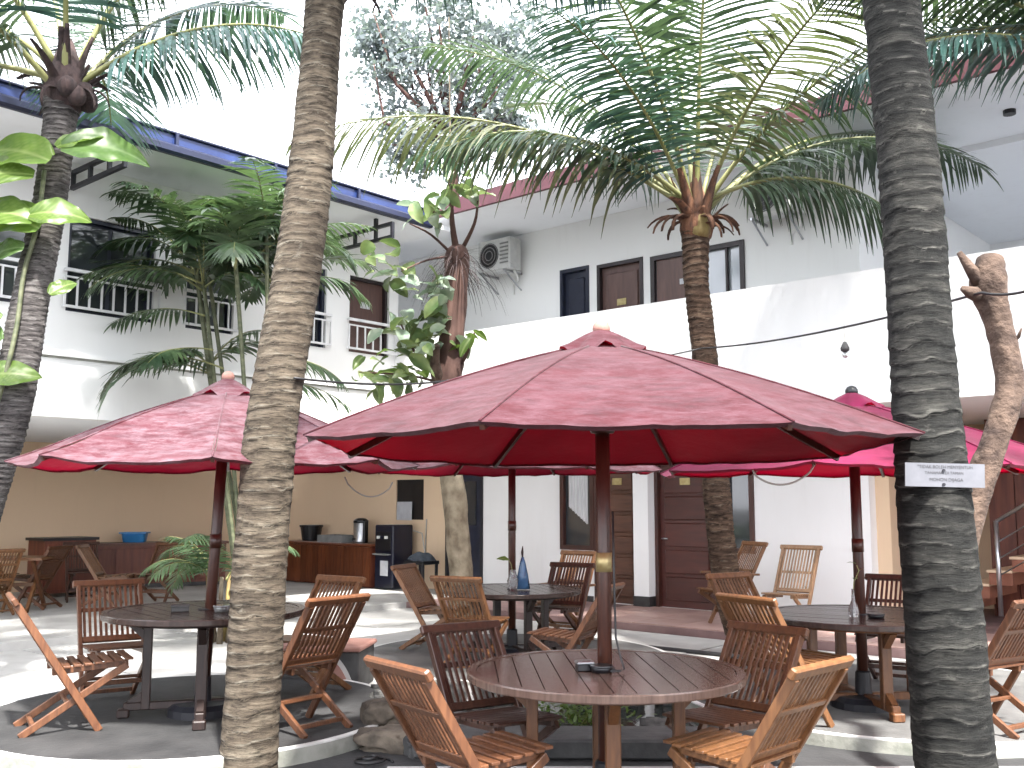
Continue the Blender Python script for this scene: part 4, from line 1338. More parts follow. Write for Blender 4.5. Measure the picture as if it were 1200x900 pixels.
def ringed_trunk(pts, mat, parent, seed=0, pitch=0.06, amp=0.012, rows_per=5, n=44, wob=0.02):
    """palm stem with uneven leaf-scar rings modelled in its surface. pts: (Vector, radius)"""
    ctl = [(p.x, p.y, p.z, r) for p, r in pts]
    L = sum((pts[i + 1][0] - pts[i][0]).length for i in range(len(pts) - 1))
    rows = int(L / pitch * rows_per)
    path = smooth_path(ctl, rows)
    m = MB()
    m.ring = []
    rg = random.Random(seed)
    nr = int(L / pitch) + 3
    lens = [0.0]
    jit = [rg.uniform(0.45, 1.6) for _ in range(nr)]
    dist = 0.0
    prev = None
    for k, (x, y, z, r) in enumerate(path):
        p = Vector((x, y, z))
        if prev is not None:
            dist += (p - prev).length
        prev = p
        for j in range(n):
            a = 2 * math.pi * j / n
            c, s = math.cos(a), math.sin(a)
            warp = 0.55 * mnoise.noise(Vector((c * 0.9, s * 0.9, dist * 2.2 + seed))) + 0.13 * mnoise.noise(Vector((c * 3.0, s * 3.0, dist * 8 + seed))) + 0.9 * mnoise.noise(Vector((0, seed * 1.7, dist * 4.0)))
            ph = dist / pitch + warp + 1.0
            ri = int(math.floor(ph))
            fr = ph - ri
            w = jit[ri % nr]
            saw = (1 - fr) ** 1.3 if fr > 0.1 else fr / 0.1 * 0.87
            lump = mnoise.noise(Vector((c * 2.2, s * 2.2, dist * 5 + 40 + seed)))
            fade = max(0.0, min(1.0, 0.55 + 0.9 * mnoise.noise(Vector((c * 1.6 + 5, s * 1.6, dist * 7 + seed)))))
            rr = r * (1 + wob * mnoise.noise(Vector((c * 0.8, s * 0.8, dist * 1.3 + 9 * seed)))) + amp * w * (saw - 0.4) * (0.35 + 0.65 * fade) + amp * 0.7 * lump
            m.v.append(Vector((x + rr * c, y + rr * s, z)))
            m.ring.append(fr)
    for k in range(rows):
        for j in range(n):
            a, b = k * n + j, k * n + (j + 1) % n
            m.f.append((a, b, b + n, a + n))
    return m.build('trunk', mat, parent, smooth=True)


def boot(parent, base, az, el, L, w, mat, curl=0.6, seed=0):
    """dry leaf base: a tapering scooped tongue"""
    m = MB()
    n = 7
    p = Vector(base)
    for k in range(n + 1):
        t = k / n
        e = el - curl * t
        d = Vector((math.cos(az) * math.cos(e), math.sin(az) * math.cos(e), math.sin(e)))
        s = Vector((-math.sin(az), math.cos(az), 0))
        nn = s.cross(d).normalized()
        ww = w * (1 - 0.72 * t ** 0.8) * 0.5
        th = 0.016 * (1 - 0.6 * t)
        m.v += [p - s * ww - nn * 0.25 * ww, p - nn * th * 0 + nn * (0.10 * ww), p + s * ww - nn * 0.25 * ww, p - nn * (th + 0.35 * ww)]
        p = p + d * (L / n)
    for k in range(n):
        for j in range(4):
            a, b = k * 4 + j, k * 4 + (j + 1) % 4
            m.f.append((a, b, b + 4, a + 4))
    m.f.append((0, 3, 2, 1))
    e = n * 4
    m.f.append((e, e + 1, e + 2, e + 3))
    return m.build('leaf_base', mat, parent, smooth=True)


R_ = math.radians


def crown(root, top, fr, seed, lw=0.040, lmats=('frond_green',), nl=62, bootmat='boot_brown', r=0.2):
    rg = random.Random(seed)
    for k, (az, el, L, bend, hang) in enumerate(fr):
        a = R_(az)
        b = Vector(top) + Vector((math.cos(a), math.sin(a), 0)) * r * 0.45 + Vector((0, 0, rg.uniform(-0.02, 0.22)))
        frond('frond', b, a, R_(el), L, R_(bend), nl, 0.385 * L ** 0.75, lw, hang, lmats[k % len(lmats)], 'petiole', root,
              seed=seed * 100 + k, twist=rg.uniform(-0.25, 0.25), r0=0.034)
    for k in range(14):
        a = rg.uniform(0, 2 * math.pi)
        boot(root, Vector(top) + Vector((math.cos(a), math.sin(a), 0)) * r * 0.55 + Vector((0, 0, rg.uniform(-0.16, 0.12))), a, R_(rg.uniform(35, 85)),
             rg.uniform(0.25, 0.5), rg.uniform(0.12, 0.2), bootmat, R_(rg.uniform(-10, 90)), k)
    for k in range(6):
        a = rg.uniform(0, 2 * math.pi)
        boot(root, Vector(top) + Vector((math.cos(a), math.sin(a), 0)) * r * 0.7 + Vector((0, 0, rg.uniform(-0.1, 0.0))), a, R_(rg.uniform(10, 40)),
             rg.uniform(0.2, 0.38), rg.uniform(0.07, 0.12), bootmat, R_(rg.uniform(90, 150)), k)


# palm in front of the red edged wing
p3 = thing('coconut_palm', 'coconut palm with brown leaf bases rising in front of the panelled doors', 'palm tree', (2.42, 10.9, 0), 0, 'coconut palms in the court')
p3.location = (0, 0, 0)
ringed_trunk([(Vector((2.52, 10.9, -0.02)), 0.175), (at(853, 690, 10.8), 0.150), (at(838, 560, 10.7), 0.145), (at(826, 420, 10.65), 0.135), (at(816, 330, 10.6), 0.135), (at(815, 285, 10.6), 0.15), (at(816, 262, 10.6), 0.17), (at(816, 240, 10.6), 0.10)],
             'bark_brown', p3, 3, 0.075, 0.013, rows_per=7)
c3 = at(816, 258, 10.6)
MB().lathe([(0.10, -0.26), (0.16, -0.2), (0.185, -0.1), (0.17, 0.02), (0.12, 0.2), (0.06, 0.42)], c3, 18).build('leaf_sheath', 'boot_brown', p3, smooth=True)
crown(p3, c3, [
    (128, 58, 3.6, 50, 0.5), (98, 82, 3.6, 34, 0.4), (176, 36, 4.6, 62, 1.1), (192, 38, 2.9, 66, 1.0), (150, 46, 4.0, 66, 0.8),
    (58, 62, 3.6, 58, 0.5), (6, 42, 3.5, 74, 1.0), (-8, 24, 2.6, 92, 1.4), (28, 46, 4.0, 62, 0.8), (-50, 62, 3.5, 66, 0.8),
    (-128, 62, 3.6, 60, 0.8), (222, 58, 3.0, 66, 0.9), (-92, 80, 3.6, 44, 0.6), (-22, 54, 3.7, 64, 0.9), (166, 62, 3.8, 60, 0.7)], 33,
    lmats=('frond_green', 'frond_green', 'frond_yellow', 'frond_green', 'frond_blue', 'frond_green', 'frond_green'), lw=0.044, nl=62)
MB().lathe([(0.09, -0.17), (0.12, -0.13), (0.122, -0.08), (0.10, 0.05), (0.05, 0.22)], c3 + Vector((0.02, -0.075, -0.05)), 14).build('sheath_foot', 'boot_yellow', p3, smooth=True)
for k, (a, e, L, cu) in enumerate(((-95, 86, 0.75, -6), (-125, 70, 0.6, 20), (-60, 72, 0.62, 15))):
    boot(p3, c3 + Vector((math.cos(R_(a)), math.sin(R_(a)), 0)) * 0.13 + Vector((0, 0, -0.06)), R_(a), R_(e), L, 0.20, 'boot_brown', R_(cu), 60 + k)

for k, (a, e, L, cu, w_) in enumerate(((180, 30, 0.42, 120, 0.2), (205, 20, 0.4, 110, 0.16), (160, 40, 0.45, 100, 0.16), (-5, 25, 0.42, 120, 0.2), (-30, 15, 0.36, 110, 0.15), (20, 45, 0.45, 105, 0.16), (-140, 20, 0.36, 125, 0.14), (-70, 10, 0.3, 120, 0.12))):
    boot(p3, c3 + Vector((math.cos(R_(a)), math.sin(R_(a)), 0)) * 0.14 + Vector((0, 0, -0.02)), R_(a), R_(e), L, w_, 'boot_brown', R_(cu), 80 + k)

# palm at the left edge
p1 = thing('coconut_palm', 'leaning coconut palm with dark fibrous crown and a climbing big leaved plant', 'palm tree', (0, 0, 0), 0, 'coconut palms in the court')
ringed_trunk([(at(-75, 770, 8.5), 0.20), (at(-25, 600, 8.5), 0.185), (at(12, 480, 8.5), 0.17), (at(36, 350, 8.55), 0.152), (at(58, 240, 8.6), 0.142), (at(69, 150, 8.6), 0.137), (at(73, 120, 8.6), 0.16), (at(76, 95, 8.6), 0.10)],
             'bark_grey', p1, 5, 0.05, 0.012)
c1 = at(76, 108, 8.6)
MB().lathe([(0.12, -0.2), (0.17, -0.12), (0.19, 0.0), (0.17, 0.12), (0.10, 0.34), (0.04, 0.5)], c1, 18).build('leaf_sheath', 'boot_dark', p1, smooth=True)
crown(p1, c1, [
    (-4, 36, 2.5, 66, 1.6), (42, 60, 2.8, 58, 0.7), (80, 70, 3.0, 50, 0.6), (125, 62, 3.0, 55, 0.7), (165, 42, 3.0, 66, 1.0), (196, 12, 2.6, 80, 1.4),
    (-70, 70, 2.8, 60, 0.7), (-140, 58, 3.0, 62, 0.8), (20, 72, 2.9, 62, 0.8), (235, 40, 2.8, 78, 1.1), (100, 40, 3.0, 70, 0.9)], 51,
    lmats=('frond_blue', 'frond_blue', 'frond_green', 'frond_green', 'frond_green'), bootmat='boot_dark', lw=0.042, nl=64)
for k in range(5):
    a = R_(-60 + k * 24)
    cc = c1 + Vector((0.2 * math.cos(a), 0.2 * math.sin(a), -0.02 - 0.06 * (k % 2)))
    m = MB()
    m.lathe([(0.015, -0.095), (0.06, -0.075), (0.085, -0.02), (0.08, 0.03), (0.05, 0.075), (0.012, 0.095)], cc, 12)
    m.build('coconut', 'boot_dark', p1, smooth=True)

# the near palm in front of the left umbrella
p2 = thing('coconut_palm', 'tan ringed palm trunk curving up in front of the pink umbrella', 'palm tree', (0, 0, 0), 0, 'coconut palms in the court')
ringed_trunk([(at(291, 903, 6.2), 0.172), (at(298, 780, 6.2), 0.166), (at(306, 640, 6.2), 0.163), (at(318, 500, 6.22), 0.162), (at(338, 380, 6.28), 0.158), (at(357, 260, 6.35), 0.150), (at(370, 130, 6.45), 0.138), (at(379, 20, 6.5), 0.130), (at(383, -25, 6.55), 0.15), (at(385, -50, 6.55), 0.1)],
             'bark_tan', p2, 8, 0.075, 0.0085, rows_per=8, n=60)
c2 = at(384, -30, 6.55)
MB().lathe([(0.12, -0.2), (0.17, -0.12), (0.2, 0.0), (0.17, 0.12), (0.10, 0.34), (0.04, 0.5)], c2, 18).build('leaf_sheath', 'boot_dark', p2, smooth=True)
crown(p2, c2, [(10, 42, 2.2, 95, 1.3), (70, 60, 2.6, 70, 0.8), (130, 66, 2.6, 66, 0.8), (200, 56, 2.6, 62, 1.0),
               (-100, 58, 2.7, 62, 0.9), (-45, 52, 2.6, 70, 1.0)], 71, lmats=('frond_blue', 'frond_green'), bootmat='boot_dark')
frond('frond', c2 + Vector((0.1, -0.05, 0.05)), R_(-12), R_(10), 0.75, R_(70), 22, 0.3, 0.02, 1.6, 'frond_blue', 'petiole', p2, seed=9)

# the nearest palm, dark ringed trunk with the notice board
p4 = thing('coconut_palm', 'thick dark grey ringed palm trunk carrying a white notice board', 'palm tree', (0, 0, 0), 0, 'coconut palms in the court')
ringed_trunk([(Vector((2.17, 4.95, 0.0)), 0.205), (at(1118, 880, 4.95), 0.184), (at(1106, 720, 4.95), 0.180), (at(1092, 560, 4.95), 0.172), (at(1080, 410, 5.0), 0.156), (at(1066, 210, 5.05), 0.152), (at(1044, 0, 5.15), 0.146), (at(1030, -130, 5.25), 0.145), (at(1022, -230, 5.3), 0.17), (at(1020, -260, 5.3), 0.1)],
             'bark_near', p4, 13, 0.085, 0.0085, rows_per=10, n=72)
c4 = at(1020, -235, 5.3)
MB().lathe([(0.12, -0.2), (0.17, -0.12), (0.2, 0.0), (0.17, 0.12), (0.10, 0.34), (0.04, 0.5)], c4, 18).build('leaf_sheath', 'boot_brown', p4, smooth=True)
crown(p4, c4, [(8, 30, 3.4, 88, 1.0), (28, 52, 3.4, 84, 0.9), (55, 58, 3.3, 62, 0.8), (-28, 46, 3.2, 70, 0.9), (100, 62, 3.0, 60, 0.8), (150, 58, 3.0, 58, 0.8),
               (-80, 60, 3.1, 60, 0.8), (200, 50, 3.0, 60, 0.9), (245, 52, 3.0, 62, 0.9)], 91, lmats=('frond_green', 'frond_blue'))

# palm standing further right, its fronds reaching in
p5 = thing('coconut_palm', 'coconut palm beyond the stair side, its fronds reaching over the upper lobby', 'palm tree', (0, 0, 0), 0, 'coconut palms in the court')
b5 = Vector((5.35, 8.3, -0.02))
c5 = Vector((5.2, 8.2, 5.35))
ringed_trunk([(b5, 0.18), (b5.lerp(c5, 0.4) + Vector((0.06, 0, 0)), 0.15), (b5.lerp(c5, 0.75) + Vector((0.04, 0, 0)), 0.14), (c5 - Vector((0, 0, 0.2)), 0.14), (c5, 0.17), (c5 + Vector((0, 0, 0.2)), 0.1)], 'bark_grey', p5, 17, 0.075, 0.012)
MB().lathe([(0.12, -0.2), (0.17, -0.12), (0.2, 0.0), (0.17, 0.12), (0.10, 0.34), (0.04, 0.5)], c5, 18).build('leaf_sheath', 'boot_brown', p5, smooth=True)
crown(p5, c5, [(182, 22, 2.3, 62, 1.2), (168, 44, 2.7, 62, 0.8), (196, 46, 2.8, 58, 0.7), (150, 30, 2.6, 70, 1.0), (210, 66, 2.8, 56, 0.7), (120, 56, 2.9, 60, 0.8), (60, 50, 3.0, 62, 0.9),
               (0, 46, 3.0, 66, 0.9), (-60, 52, 3.0, 62, 0.9), (-110, 60, 2.9, 60, 0.8), (175, 68, 2.9, 56, 0.6)], 121, lmats=('frond_blue', 'frond_green', 'frond_green'))

# notice board on the near trunk
sp = at(1088, 558, 4.95)
sgn = thing('notice_board', 'small white notice board with three printed lines nailed to the dark ringed trunk', 'sign', sp + Vector((0.0, -0.187, 0)), R_(-1.5))
sgn.rotation_euler = (R_(2), R_(1.2), R_(4))
MB().box(-0.195, 0.195, -0.004, 0.004, -0.056, 0.056).build('board', 'sign_board', sgn)


def text_part(txt, size, loc, mat, parent, name='lettering'):
    cu = bpy.data.curves.new('lettering', 'FONT')
    cu.body = txt
    cu.size = size
    cu.align_x = 'CENTER'
    cu.align_y = 'CENTER'
    ob = bpy.data.objects.new('lettering_source', cu)
    COL.objects.link(ob)
    dg = bpy.context.evaluated_depsgraph_get()
    me = bpy.data.meshes.new_from_object(ob.evaluated_get(dg))
    bpy.data.objects.remove(ob)
    me.materials.clear()
    me.materials.append(MATS[mat])
    o = link(name, me, parent)
    o.location = loc
    o.rotation_euler = (math.pi / 2, 0, 0)
    return o


text_part('"TIDAK BOLEH MENYENTUH', 0.021, (0, -0.0055, 0.038), 'ink', sgn)
text_part('TANAMAN DI TAMAN', 0.019, (-0.005, -0.0055, 0.010), 'ink', sgn)
text_part('MOHON DIJAGA', 0.022, (0.005, -0.0055, -0.022), 'ink', sgn)
for zz in (0.022, -0.044):
    MB().tube([(-0.008, -0.004, zz), (-0.008, -0.010, zz)], 0.0075, 10).build('nail', 'black_steel', sgn)

# lopped tree beside the near palm
lt = thing('lopped_tree', 'bare lopped tree trunk with a knobbly cut top beside the dark palm', 'tree')
ctl = [(Vector((2.46, 5.75, -0.01)), 0.13), (at(1108, 780, 5.75), 0.10), (at(1130, 640, 5.72), 0.092), (at(1152, 555, 5.7), 0.09), (at(1174, 490, 5.72), 0.092), (at(1182, 445, 5.74), 0.088), (at(1172, 385, 5.75), 0.09), (at(1158, 335, 5.75), 0.11), (at(1160, 306, 5.75), 0.09), (at(1160, 298, 5.75), 0.05)]
path_ = smooth_path([(p.x, p.y, p.z, r * 0.86) for p, r in ctl], 90)
m = MB()
n = 28
for k_, (x, y, z, r) in enumerate(path_):
    for j in range(n):
        a = 2 * math.pi * j / n
        rr = r * (1 + 0.24 * mnoise.noise(Vector((math.cos(a) * 1.3, math.sin(a) * 1.3, z * 4))) + 0.13 * mnoise.noise(Vector((math.cos(a) * 4, math.sin(a) * 4, z * 14))))
        m.v.append(Vector((x + rr * math.cos(a), y + rr * math.sin(a), z)))
for k_ in range(len(path_) - 1):
    for j in range(n):
        a, b = k_ * n + j, k_ * n + (j + 1) % n
        m.f.append((a, b, b + n, a + n))
m.f.append(tuple((len(path_) - 1) * n + j for j in range(n)))
m.build('trunk', 'bark_smooth', lt, smooth=True)
for (a, b, r) in (((1150, 335), (1124, 296), 0.045), ((1146, 345), (1128, 338), 0.05), ((1186, 400), (1197, 385), 0.014)):
    pa, pb = at(*a, 5.75), at(*b, 5.68)
    mid = pa.lerp(pb, 0.5) + Vector((0.01, 0, -0.01))
    MB().tube([pa, mid, pb], [r, r * 0.8, r * 0.35], 9).build('stub', 'bark_smooth', lt, smooth=True)


def broad_leaf(L, w, fold=0.25, bend=0.7, wave=0.04, seed=0, notch=0.0):
    """one leaf lying along +x from the origin, as mesh data"""
    m = MB()
    n, k = (26, 14) if L > 0.5 else (12, 6)
    m.ring = []
    for i in range(n + 1):
        t = i / n
        ww = w * 0.5 * (math.sin(math.pi * min(1, t * 0.94 + 0.06)) ** 0.72) * (1 - 0.25 * t)
        e = -bend * t
        x = L * (math.sin(bend * t) / bend if bend else t)
        z = -L * ((1 - math.cos(bend * t)) / bend if bend else 0)
        for j in range(k + 1):
            u = 2 * j / k - 1
            y = ww * u
            zz = z + fold * abs(y) + wave * mnoise.noise(Vector((t * 5, u * 2.5, seed * 3.3))) * abs(u)
            xx = x - notch * abs(u) * (1 - t) * 0.3
            side = (t * 9 - abs(u) * 2.2) % 1.0
            rib = max(0.0, 1 - abs(side - 0.5) * 7) * 0.55 * (1 - 0.5 * abs(u))
            if L > 0.5:
                zz -= 0.008 * rib
            m.ring.append(max(rib if L > 0.5 else 0.0, 0.9 * max(0.0, 1 - abs(u) * 7)))
            m.v.append(Vector((xx, y, zz)))
    for i in range(n):
        for j in range(k):
            a = i * (k + 1) + j
            m.f.append((a, a + k + 1, a + k + 2, a + 1))
    return m


LEAFM = {}
for kind, mat, L, w in (('big0', 'big_leaf', 0.80, 0.50), ('big1', 'big_leaf_dark', 0.80, 0.48), ('vine0', 'vine_leaf', 0.33, 0.20), ('vine1', 'vine_pale', 0.32, 0.21), ('vine2', 'big_leaf', 0.3, 0.15)):
    for s_ in range(3):
        LEAFM[kind, s_] = broad_leaf(L, w, 0.14 if 'big' in kind else 0.28, 0.5 + 0.35 * s_, 0.05 if 'big' in kind else 0.02, s_ + 1).mesh('leaf', mat, True)


def put_leaf(parent, kind, s_, p, az, el, roll=0.0, sc=1.0):
    o = link('leaf', LEAFM[kind, s_], parent)
    o.location = p
    o.rotation_mode = 'XYZ'
    o.rotation_euler = Matrix.Rotation(az, 4, 'Z').__matmul__(Matrix.Rotation(-el, 4, 'Y')).__matmul__(Matrix.Rotation(roll, 4, 'X')).to_euler()
    o.scale = (sc, sc, sc)
    return o


# climbing plant on the left palm
cp = thing('climbing_plant', 'bright green climbing plant with huge oval leaves on the leaning palm', 'plant')
st_pts = [at(-78, 700, 8.30), at(-30, 560, 8.30), at(6, 440, 8.28), at(20, 380, 8.33), at(28, 320, 8.36), at(44, 262, 8.38), at(52, 200, 8.42)]
MB().tube([Vector(q[:3]) for q in smooth_path([(p.x, p.y, p.z, 0) for p in st_pts], 24)], 0.020, 8).build('stem', 'cane', cp, smooth=True)
for (a, kind, s_, az, el, roll, sc) in (
        ((58, 188), 'big0', 1, 178, 24, -0.9, 1.05), ((72, 172), 'big1', 2, 2, 14, -0.9, 0.98), ((66, 172), 'big0', 0, 24, 34, -0.5, 0.62), ((40, 205), 'big0', 0, 200, 2, -0.8, 0.8),
        ((46, 268), 'big0', 1, 172, 30, -1.0, 0.85), ((40, 258), 'big0', 2, 200, 20, -0.8, 0.95), ((34, 252), 'big0', 2, -8, 14, -1.0, 0.66),
        ((28, 290), 'big1', 2, 184, 0, -0.9, 0.6), ((58, 345), 'big0', 1, 30, 45, -0.9, 0.36), ((-16, 440), 'big0', 1, -4, 10, -1.0, 0.55), ((2, 372), 'big0', 0, 190, 10, -0.8, 0.4),
        ((0, 400), 'big1', 1, 175, 40, -0.8, 0.5)):
    p = at(*a, 8.25)
    put_leaf(cp, kind, s_, p, R_(az), R_(el), (1 if math.cos(R_(az)) > 0 else -1) * (abs(roll) + 0.15), sc)

# clump palm behind the left table
ap = thing('areca_palm', 'dense clump of slender feathery palms against the white upper wall', 'palm clump')
rg = random.Random(21)
base0 = Vector((-3.10, 12.3, 0))
for k in range(10):
    ox, oy = rg.uniform(-0.42, 0.42), rg.uniform(-0.28, 0.3)
    b = base0 + Vector((ox * 0.5, oy, 0))
    H = rg.uniform(3.3, 5.0)
    t = base0 + Vector((ox * 1.7 - 0.35, oy * 1.4, H))
    mid = b.lerp(t, 0.5) + Vector((rg.uniform(-.06, .06), rg.uniform(-.06, .06), 0))
    MB().tube([Vector(q[:3]) for q in smooth_path([(b.x, b.y, b.z, 0), (mid.x, mid.y, mid.z, 0), (t.x, t.y, t.z, 0)], 14)], 0.026, 8).build('stem', 'cane', ap, smooth=True)
    for f in range(5):
        frond('frond', t + Vector((0, 0, -0.03 * f)), rg.uniform(0, 2 * math.pi), R_(rg.uniform(18, 72)), rg.uniform(1.0, 1.6), R_(rg.uniform(60, 115)), 20, rg.uniform(0.42, 0.58), rg.uniform(0.05, 0.07),
              rg.uniform(0.5, 1.1), 'areca_green', 'petiole', ap, seed=700 + k * 10 + f, r0=0.015, fwd=0.75)
for k, (px, py, az, el, L) in enumerate(((262, 432, 176, 22, 1.35), (250, 410, 186, 8, 1.0), (300, 450, 8, 8, 1.2), (318, 420, -6, 2, 1.0), (240, 370, 170, 18, 1.3), (230, 330, 184, 24, 1.4), (300, 300, 12, 40, 1.5), (215, 300, 160, 50, 1.3), (225, 260, 175, 42, 1.2))):
    frond('frond', at(px, py, 12.2), R_(az), R_(el), L, R_(50), 20, 0.42, 0.05, 0.9, 'areca_green', 'petiole', ap, seed=900 + k, r0=0.014, fwd=0.7)
# young palm lower down, behind the pole
yp = thing('young_palm', 'young palm with arching fronds behind the pole of the pink umbrella', 'palm')
yb = Vector((-3.35, 11.7, 0))
for k in range(5):
    a = k * 1.25
    MB().tube([yb + Vector((0.1 * math.cos(a), 0.1 * math.sin(a), 0)), yb + Vector((0.16 * math.cos(a), 0.16 * math.sin(a), 0.75))], [0.035, 0.022], 8).build('stem', 'boot_yellow' if k % 2 else 'bark_pale', yp, smooth=True)
for k in range(11):
    a = rg.uniform(0, 2 * math.pi)
    frond('frond', yb + Vector((0.1 * math.cos(a), 0.1 * math.sin(a), 0.70)), a, R_(rg.uniform(35, 80)), rg.uniform(0.7, 1.15), R_(rg.uniform(70, 125)), 20, 0.32, 0.036, 0.8, 'areca_green', 'petiole', yp, seed=990 + k, r0=0.012, fwd=0.7)

# ------------------------------------------------------------------ lopped courtyard tree with big leaves
mt_ = thing('courtyard_tree', 'pale trunked lopped tree with dark broken top and large pale leaves', 'tree')
ctl = [(Vector((-0.72, 13.9, -0.01)), 0.2), (at(541, 690, 13.9), 0.165), (at(534, 600, 13.9), 0.165), (at(526, 540, 13.9), 0.17), (at(523, 470, 13.9), 0.19), (at(527, 420, 13.9), 0.19), (at(534, 350, 13.9), 0.16), (at(536, 300, 13.9), 0.17), (at(537, 288, 13.9), 0.10)]
path_ = smooth_path([(p.x, p.y, p.z, r) for p, r in ctl], 110)
cut = int(len(path_) * 0.42)


def bark_tube(path_, n=24, amp=0.14):
    m = MB()
    for (x, y, z, r) in path_:
        for j in range(n):
            a = 2 * math.pi * j / n
            rr = r * (1 + amp * mnoise.noise(Vector((math.cos(a) * 1.3, math.sin(a) * 1.3, z * 2.5))) + 0.06 * mnoise.noise(Vector((math.cos(a) * 4, math.sin(a) * 4, z * 9))))
            m.v.append(Vector((x + rr * math.cos(a), y + rr * math.sin(a), z)))
    for k_ in range(len(path_) - 1):
        for j in range(n):
            a, b = k_ * n + j, k_ * n + (j + 1) % n
            m.f.append((a, b, b + n, a + n))
    m.f.append(tuple((len(path_) - 1) * n + j for j in range(n)))
    return m


bark_tube(path_[:cut + 1]).build('trunk', 'bark_pale', mt_, smooth=True)
bark_tube(path_[cut:]).build('upper_trunk', 'bark_dark', mt_, smooth=True)
for (pts, r, mat) in (
        (((518, 455), (510, 430), (512, 405)), 0.12, 'bark_smooth'), (((536, 300), (530, 262), (528, 215)), 0.06, 'bark_dark'),
        (((540, 295), (556, 262), (560, 235)), 0.035, 'bark_dark'), (((532, 300), (505, 275), (480, 262)), 0.025, 'bark_dark'),
        (((530, 300), (500, 305), (470, 318)), 0.022, 'bark_dark'), (((520, 440), (488, 415), (470, 380)), 0.03, 'bark_dark'),
        (((520, 450), (480, 440), (420, 436)), 0.022, 'bark_dark'), (((538, 430), (548, 412), (556, 390)), 0.035, 'bark_dark'),
        (((528, 215), (527, 120), (526, 20)), 0.016, 'bark_pale')):
    P = [at(*q, 13.9 - 0.25 * i) for i, q in enumerate(pts)]
    MB().tube([Vector(q[:3]) for q in smooth_path([(p.x, p.y, p.z, 0) for p in P], 8)], [r * (1 - 0.08 * i) for i in range(9)], 8).build('branch', mat, mt_, smooth=True)
# dry hanging fibre below the cut top
m = MB()
for k in range(150):
    a = rg.uniform(0, 2 * math.pi)
    c = at(536, rg.uniform(292, 330), 13.9)
    p = c + Vector((0.17 * math.cos(a), 0.17 * math.sin(a), 0))
    strip_leaf(m, p, Vector((math.cos(a) * 1.2, math.sin(a) * 1.2, rg.uniform(-0.5, 0.4))), Vector((0, 0, 1)), rg.uniform(0.3, 0.95), 0.012, 2.2, 4)
m.build('dry_fibre', 'boot_dark', mt_)
for (cx_, cy_, sx_, sy_, nn, kinds) in ((512, 345, 26, 18, 22, ('vine1', 'vine0', 'vine1')), (500, 385, 34, 26, 46, ('vine1', 'vine0', 'vine1', 'vine0')), (470, 430, 26, 20, 20, ('vine2', 'vine0')), (430, 440, 28, 10, 12, ('vine2', 'vine0')),
                                        (500, 245, 26, 18, 14, ('vine0', 'vine1')), (545, 215, 20, 20, 12, ('vine0',)), (470, 320, 18, 14, 10, ('vine0', 'vine1')), (552, 395, 8, 14, 6, ('vine2',)), (440, 300, 18, 20, 6, ('vine0',))):
    for k in range(nn):
        p = at(cx_ + rg.gauss(0, sx_ * 0.6), cy_ + rg.gauss(0, sy_ * 0.6), 13.5 + rg.gauss(0, 0.3))
        put_leaf(mt_, rg.choice(kinds), rg.randrange(3), p, rg.uniform(0, 2 * math.pi), R_(rg.uniform(-50, 40)), rg.uniform(-0.8, 0.8), rg.uniform(0.7, 1.25))


# ------------------------------------------------------------------ big tree beyond the roofs
def leaf_tree(name, label, base, blobs, trunk_r, nleaf, size, mat, bark, seed, limbs):
    rg = random.Random(seed)
    root = thing(name, label, 'tree')
    top = Vector((sum(b[0] for b in blobs) / len(blobs), sum(b[1] for b in blobs) / len(blobs), min(b[2] for b in blobs)))
    B = Vector(base)
    MB().tube([Vector(q[:3]) for q in smooth_path([(B.x, B.y, B.z, 0), ((B.x + top.x) / 2 + 0.2, (B.y + top.y) / 2, (B.z + top.z) / 2, 0), (top.x, top.y, top.z, 0)], 12)], [trunk_r * (1 - 0.05 * i) for i in range(13)], 10).build('trunk', bark, root, smooth=True)
    for bx, by, bz_, br in blobs:
        for q in range(limbs):
            e = Vector((bx, by, bz_)) + Vector((rg.gauss(0, 1), rg.gauss(0, 1), rg.gauss(0, 1))).normalized() * br * 0.8
            mid = top.lerp(e, 0.5) + Vector((rg.gauss(0, .3), rg.gauss(0, .3), rg.gauss(0, .3)))
            MB().tube([top, mid, e], [trunk_r * 0.3, trunk_r * 0.17, 0.012], 6).build('limb', bark, root, smooth=True)
    m = MB()
    for bx, by, bz_, br in blobs:
        cl = [Vector((bx, by, bz_)) + Vector((rg.gauss(0, 1), rg.gauss(0, 1), rg.gauss(0, 1))).normalized() * br * rg.uniform(0.25, 1.0) for _ in range(30)]
        for c in cl:
            for _ in range(nleaf // (30 * len(blobs))):
                p = c + Vector((rg.gauss(0, 1), rg.gauss(0, 1), rg.gauss(0, 0.8))) * br * 0.17
                d_ = Vector((rg.gauss(0, 1), rg.gauss(0, 1), rg.gauss(-0.3, 0.7))).normalized()
                s = d_.cross(Vector((rg.gauss(0, 1), rg.gauss(0, 1), rg.gauss(0, 1)))).normalized()
                L = size * rg.uniform(0.6, 1.25)
                i = len(m.v)
                m.v += [p, p + d_ * L * 0.45 + s * L * 0.26, p + d_ * L, p + d_ * L * 0.45 - s * L * 0.26]
                m.f.append((i, i + 1, i + 2, i + 3))
    m.build('crown', mat, root)
    return root


tp = lambda px, py, r, Y=25.0: (*at(px, py, Y), r)
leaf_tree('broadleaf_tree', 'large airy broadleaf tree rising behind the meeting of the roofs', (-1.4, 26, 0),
          [tp(470, 95, 1.25), tp(520, 45, 1.5), tp(560, 105, 1.45), tp(480, 165, 1.0), tp(600, 150, 1.1), tp(530, -30, 1.6), tp(610, 60, 1.2), tp(445, 40, 0.9), tp(545, 160, 1.0)], 0.3, 11500, 0.20, 'tree_leaf', 'bark_dark', 5, 4)

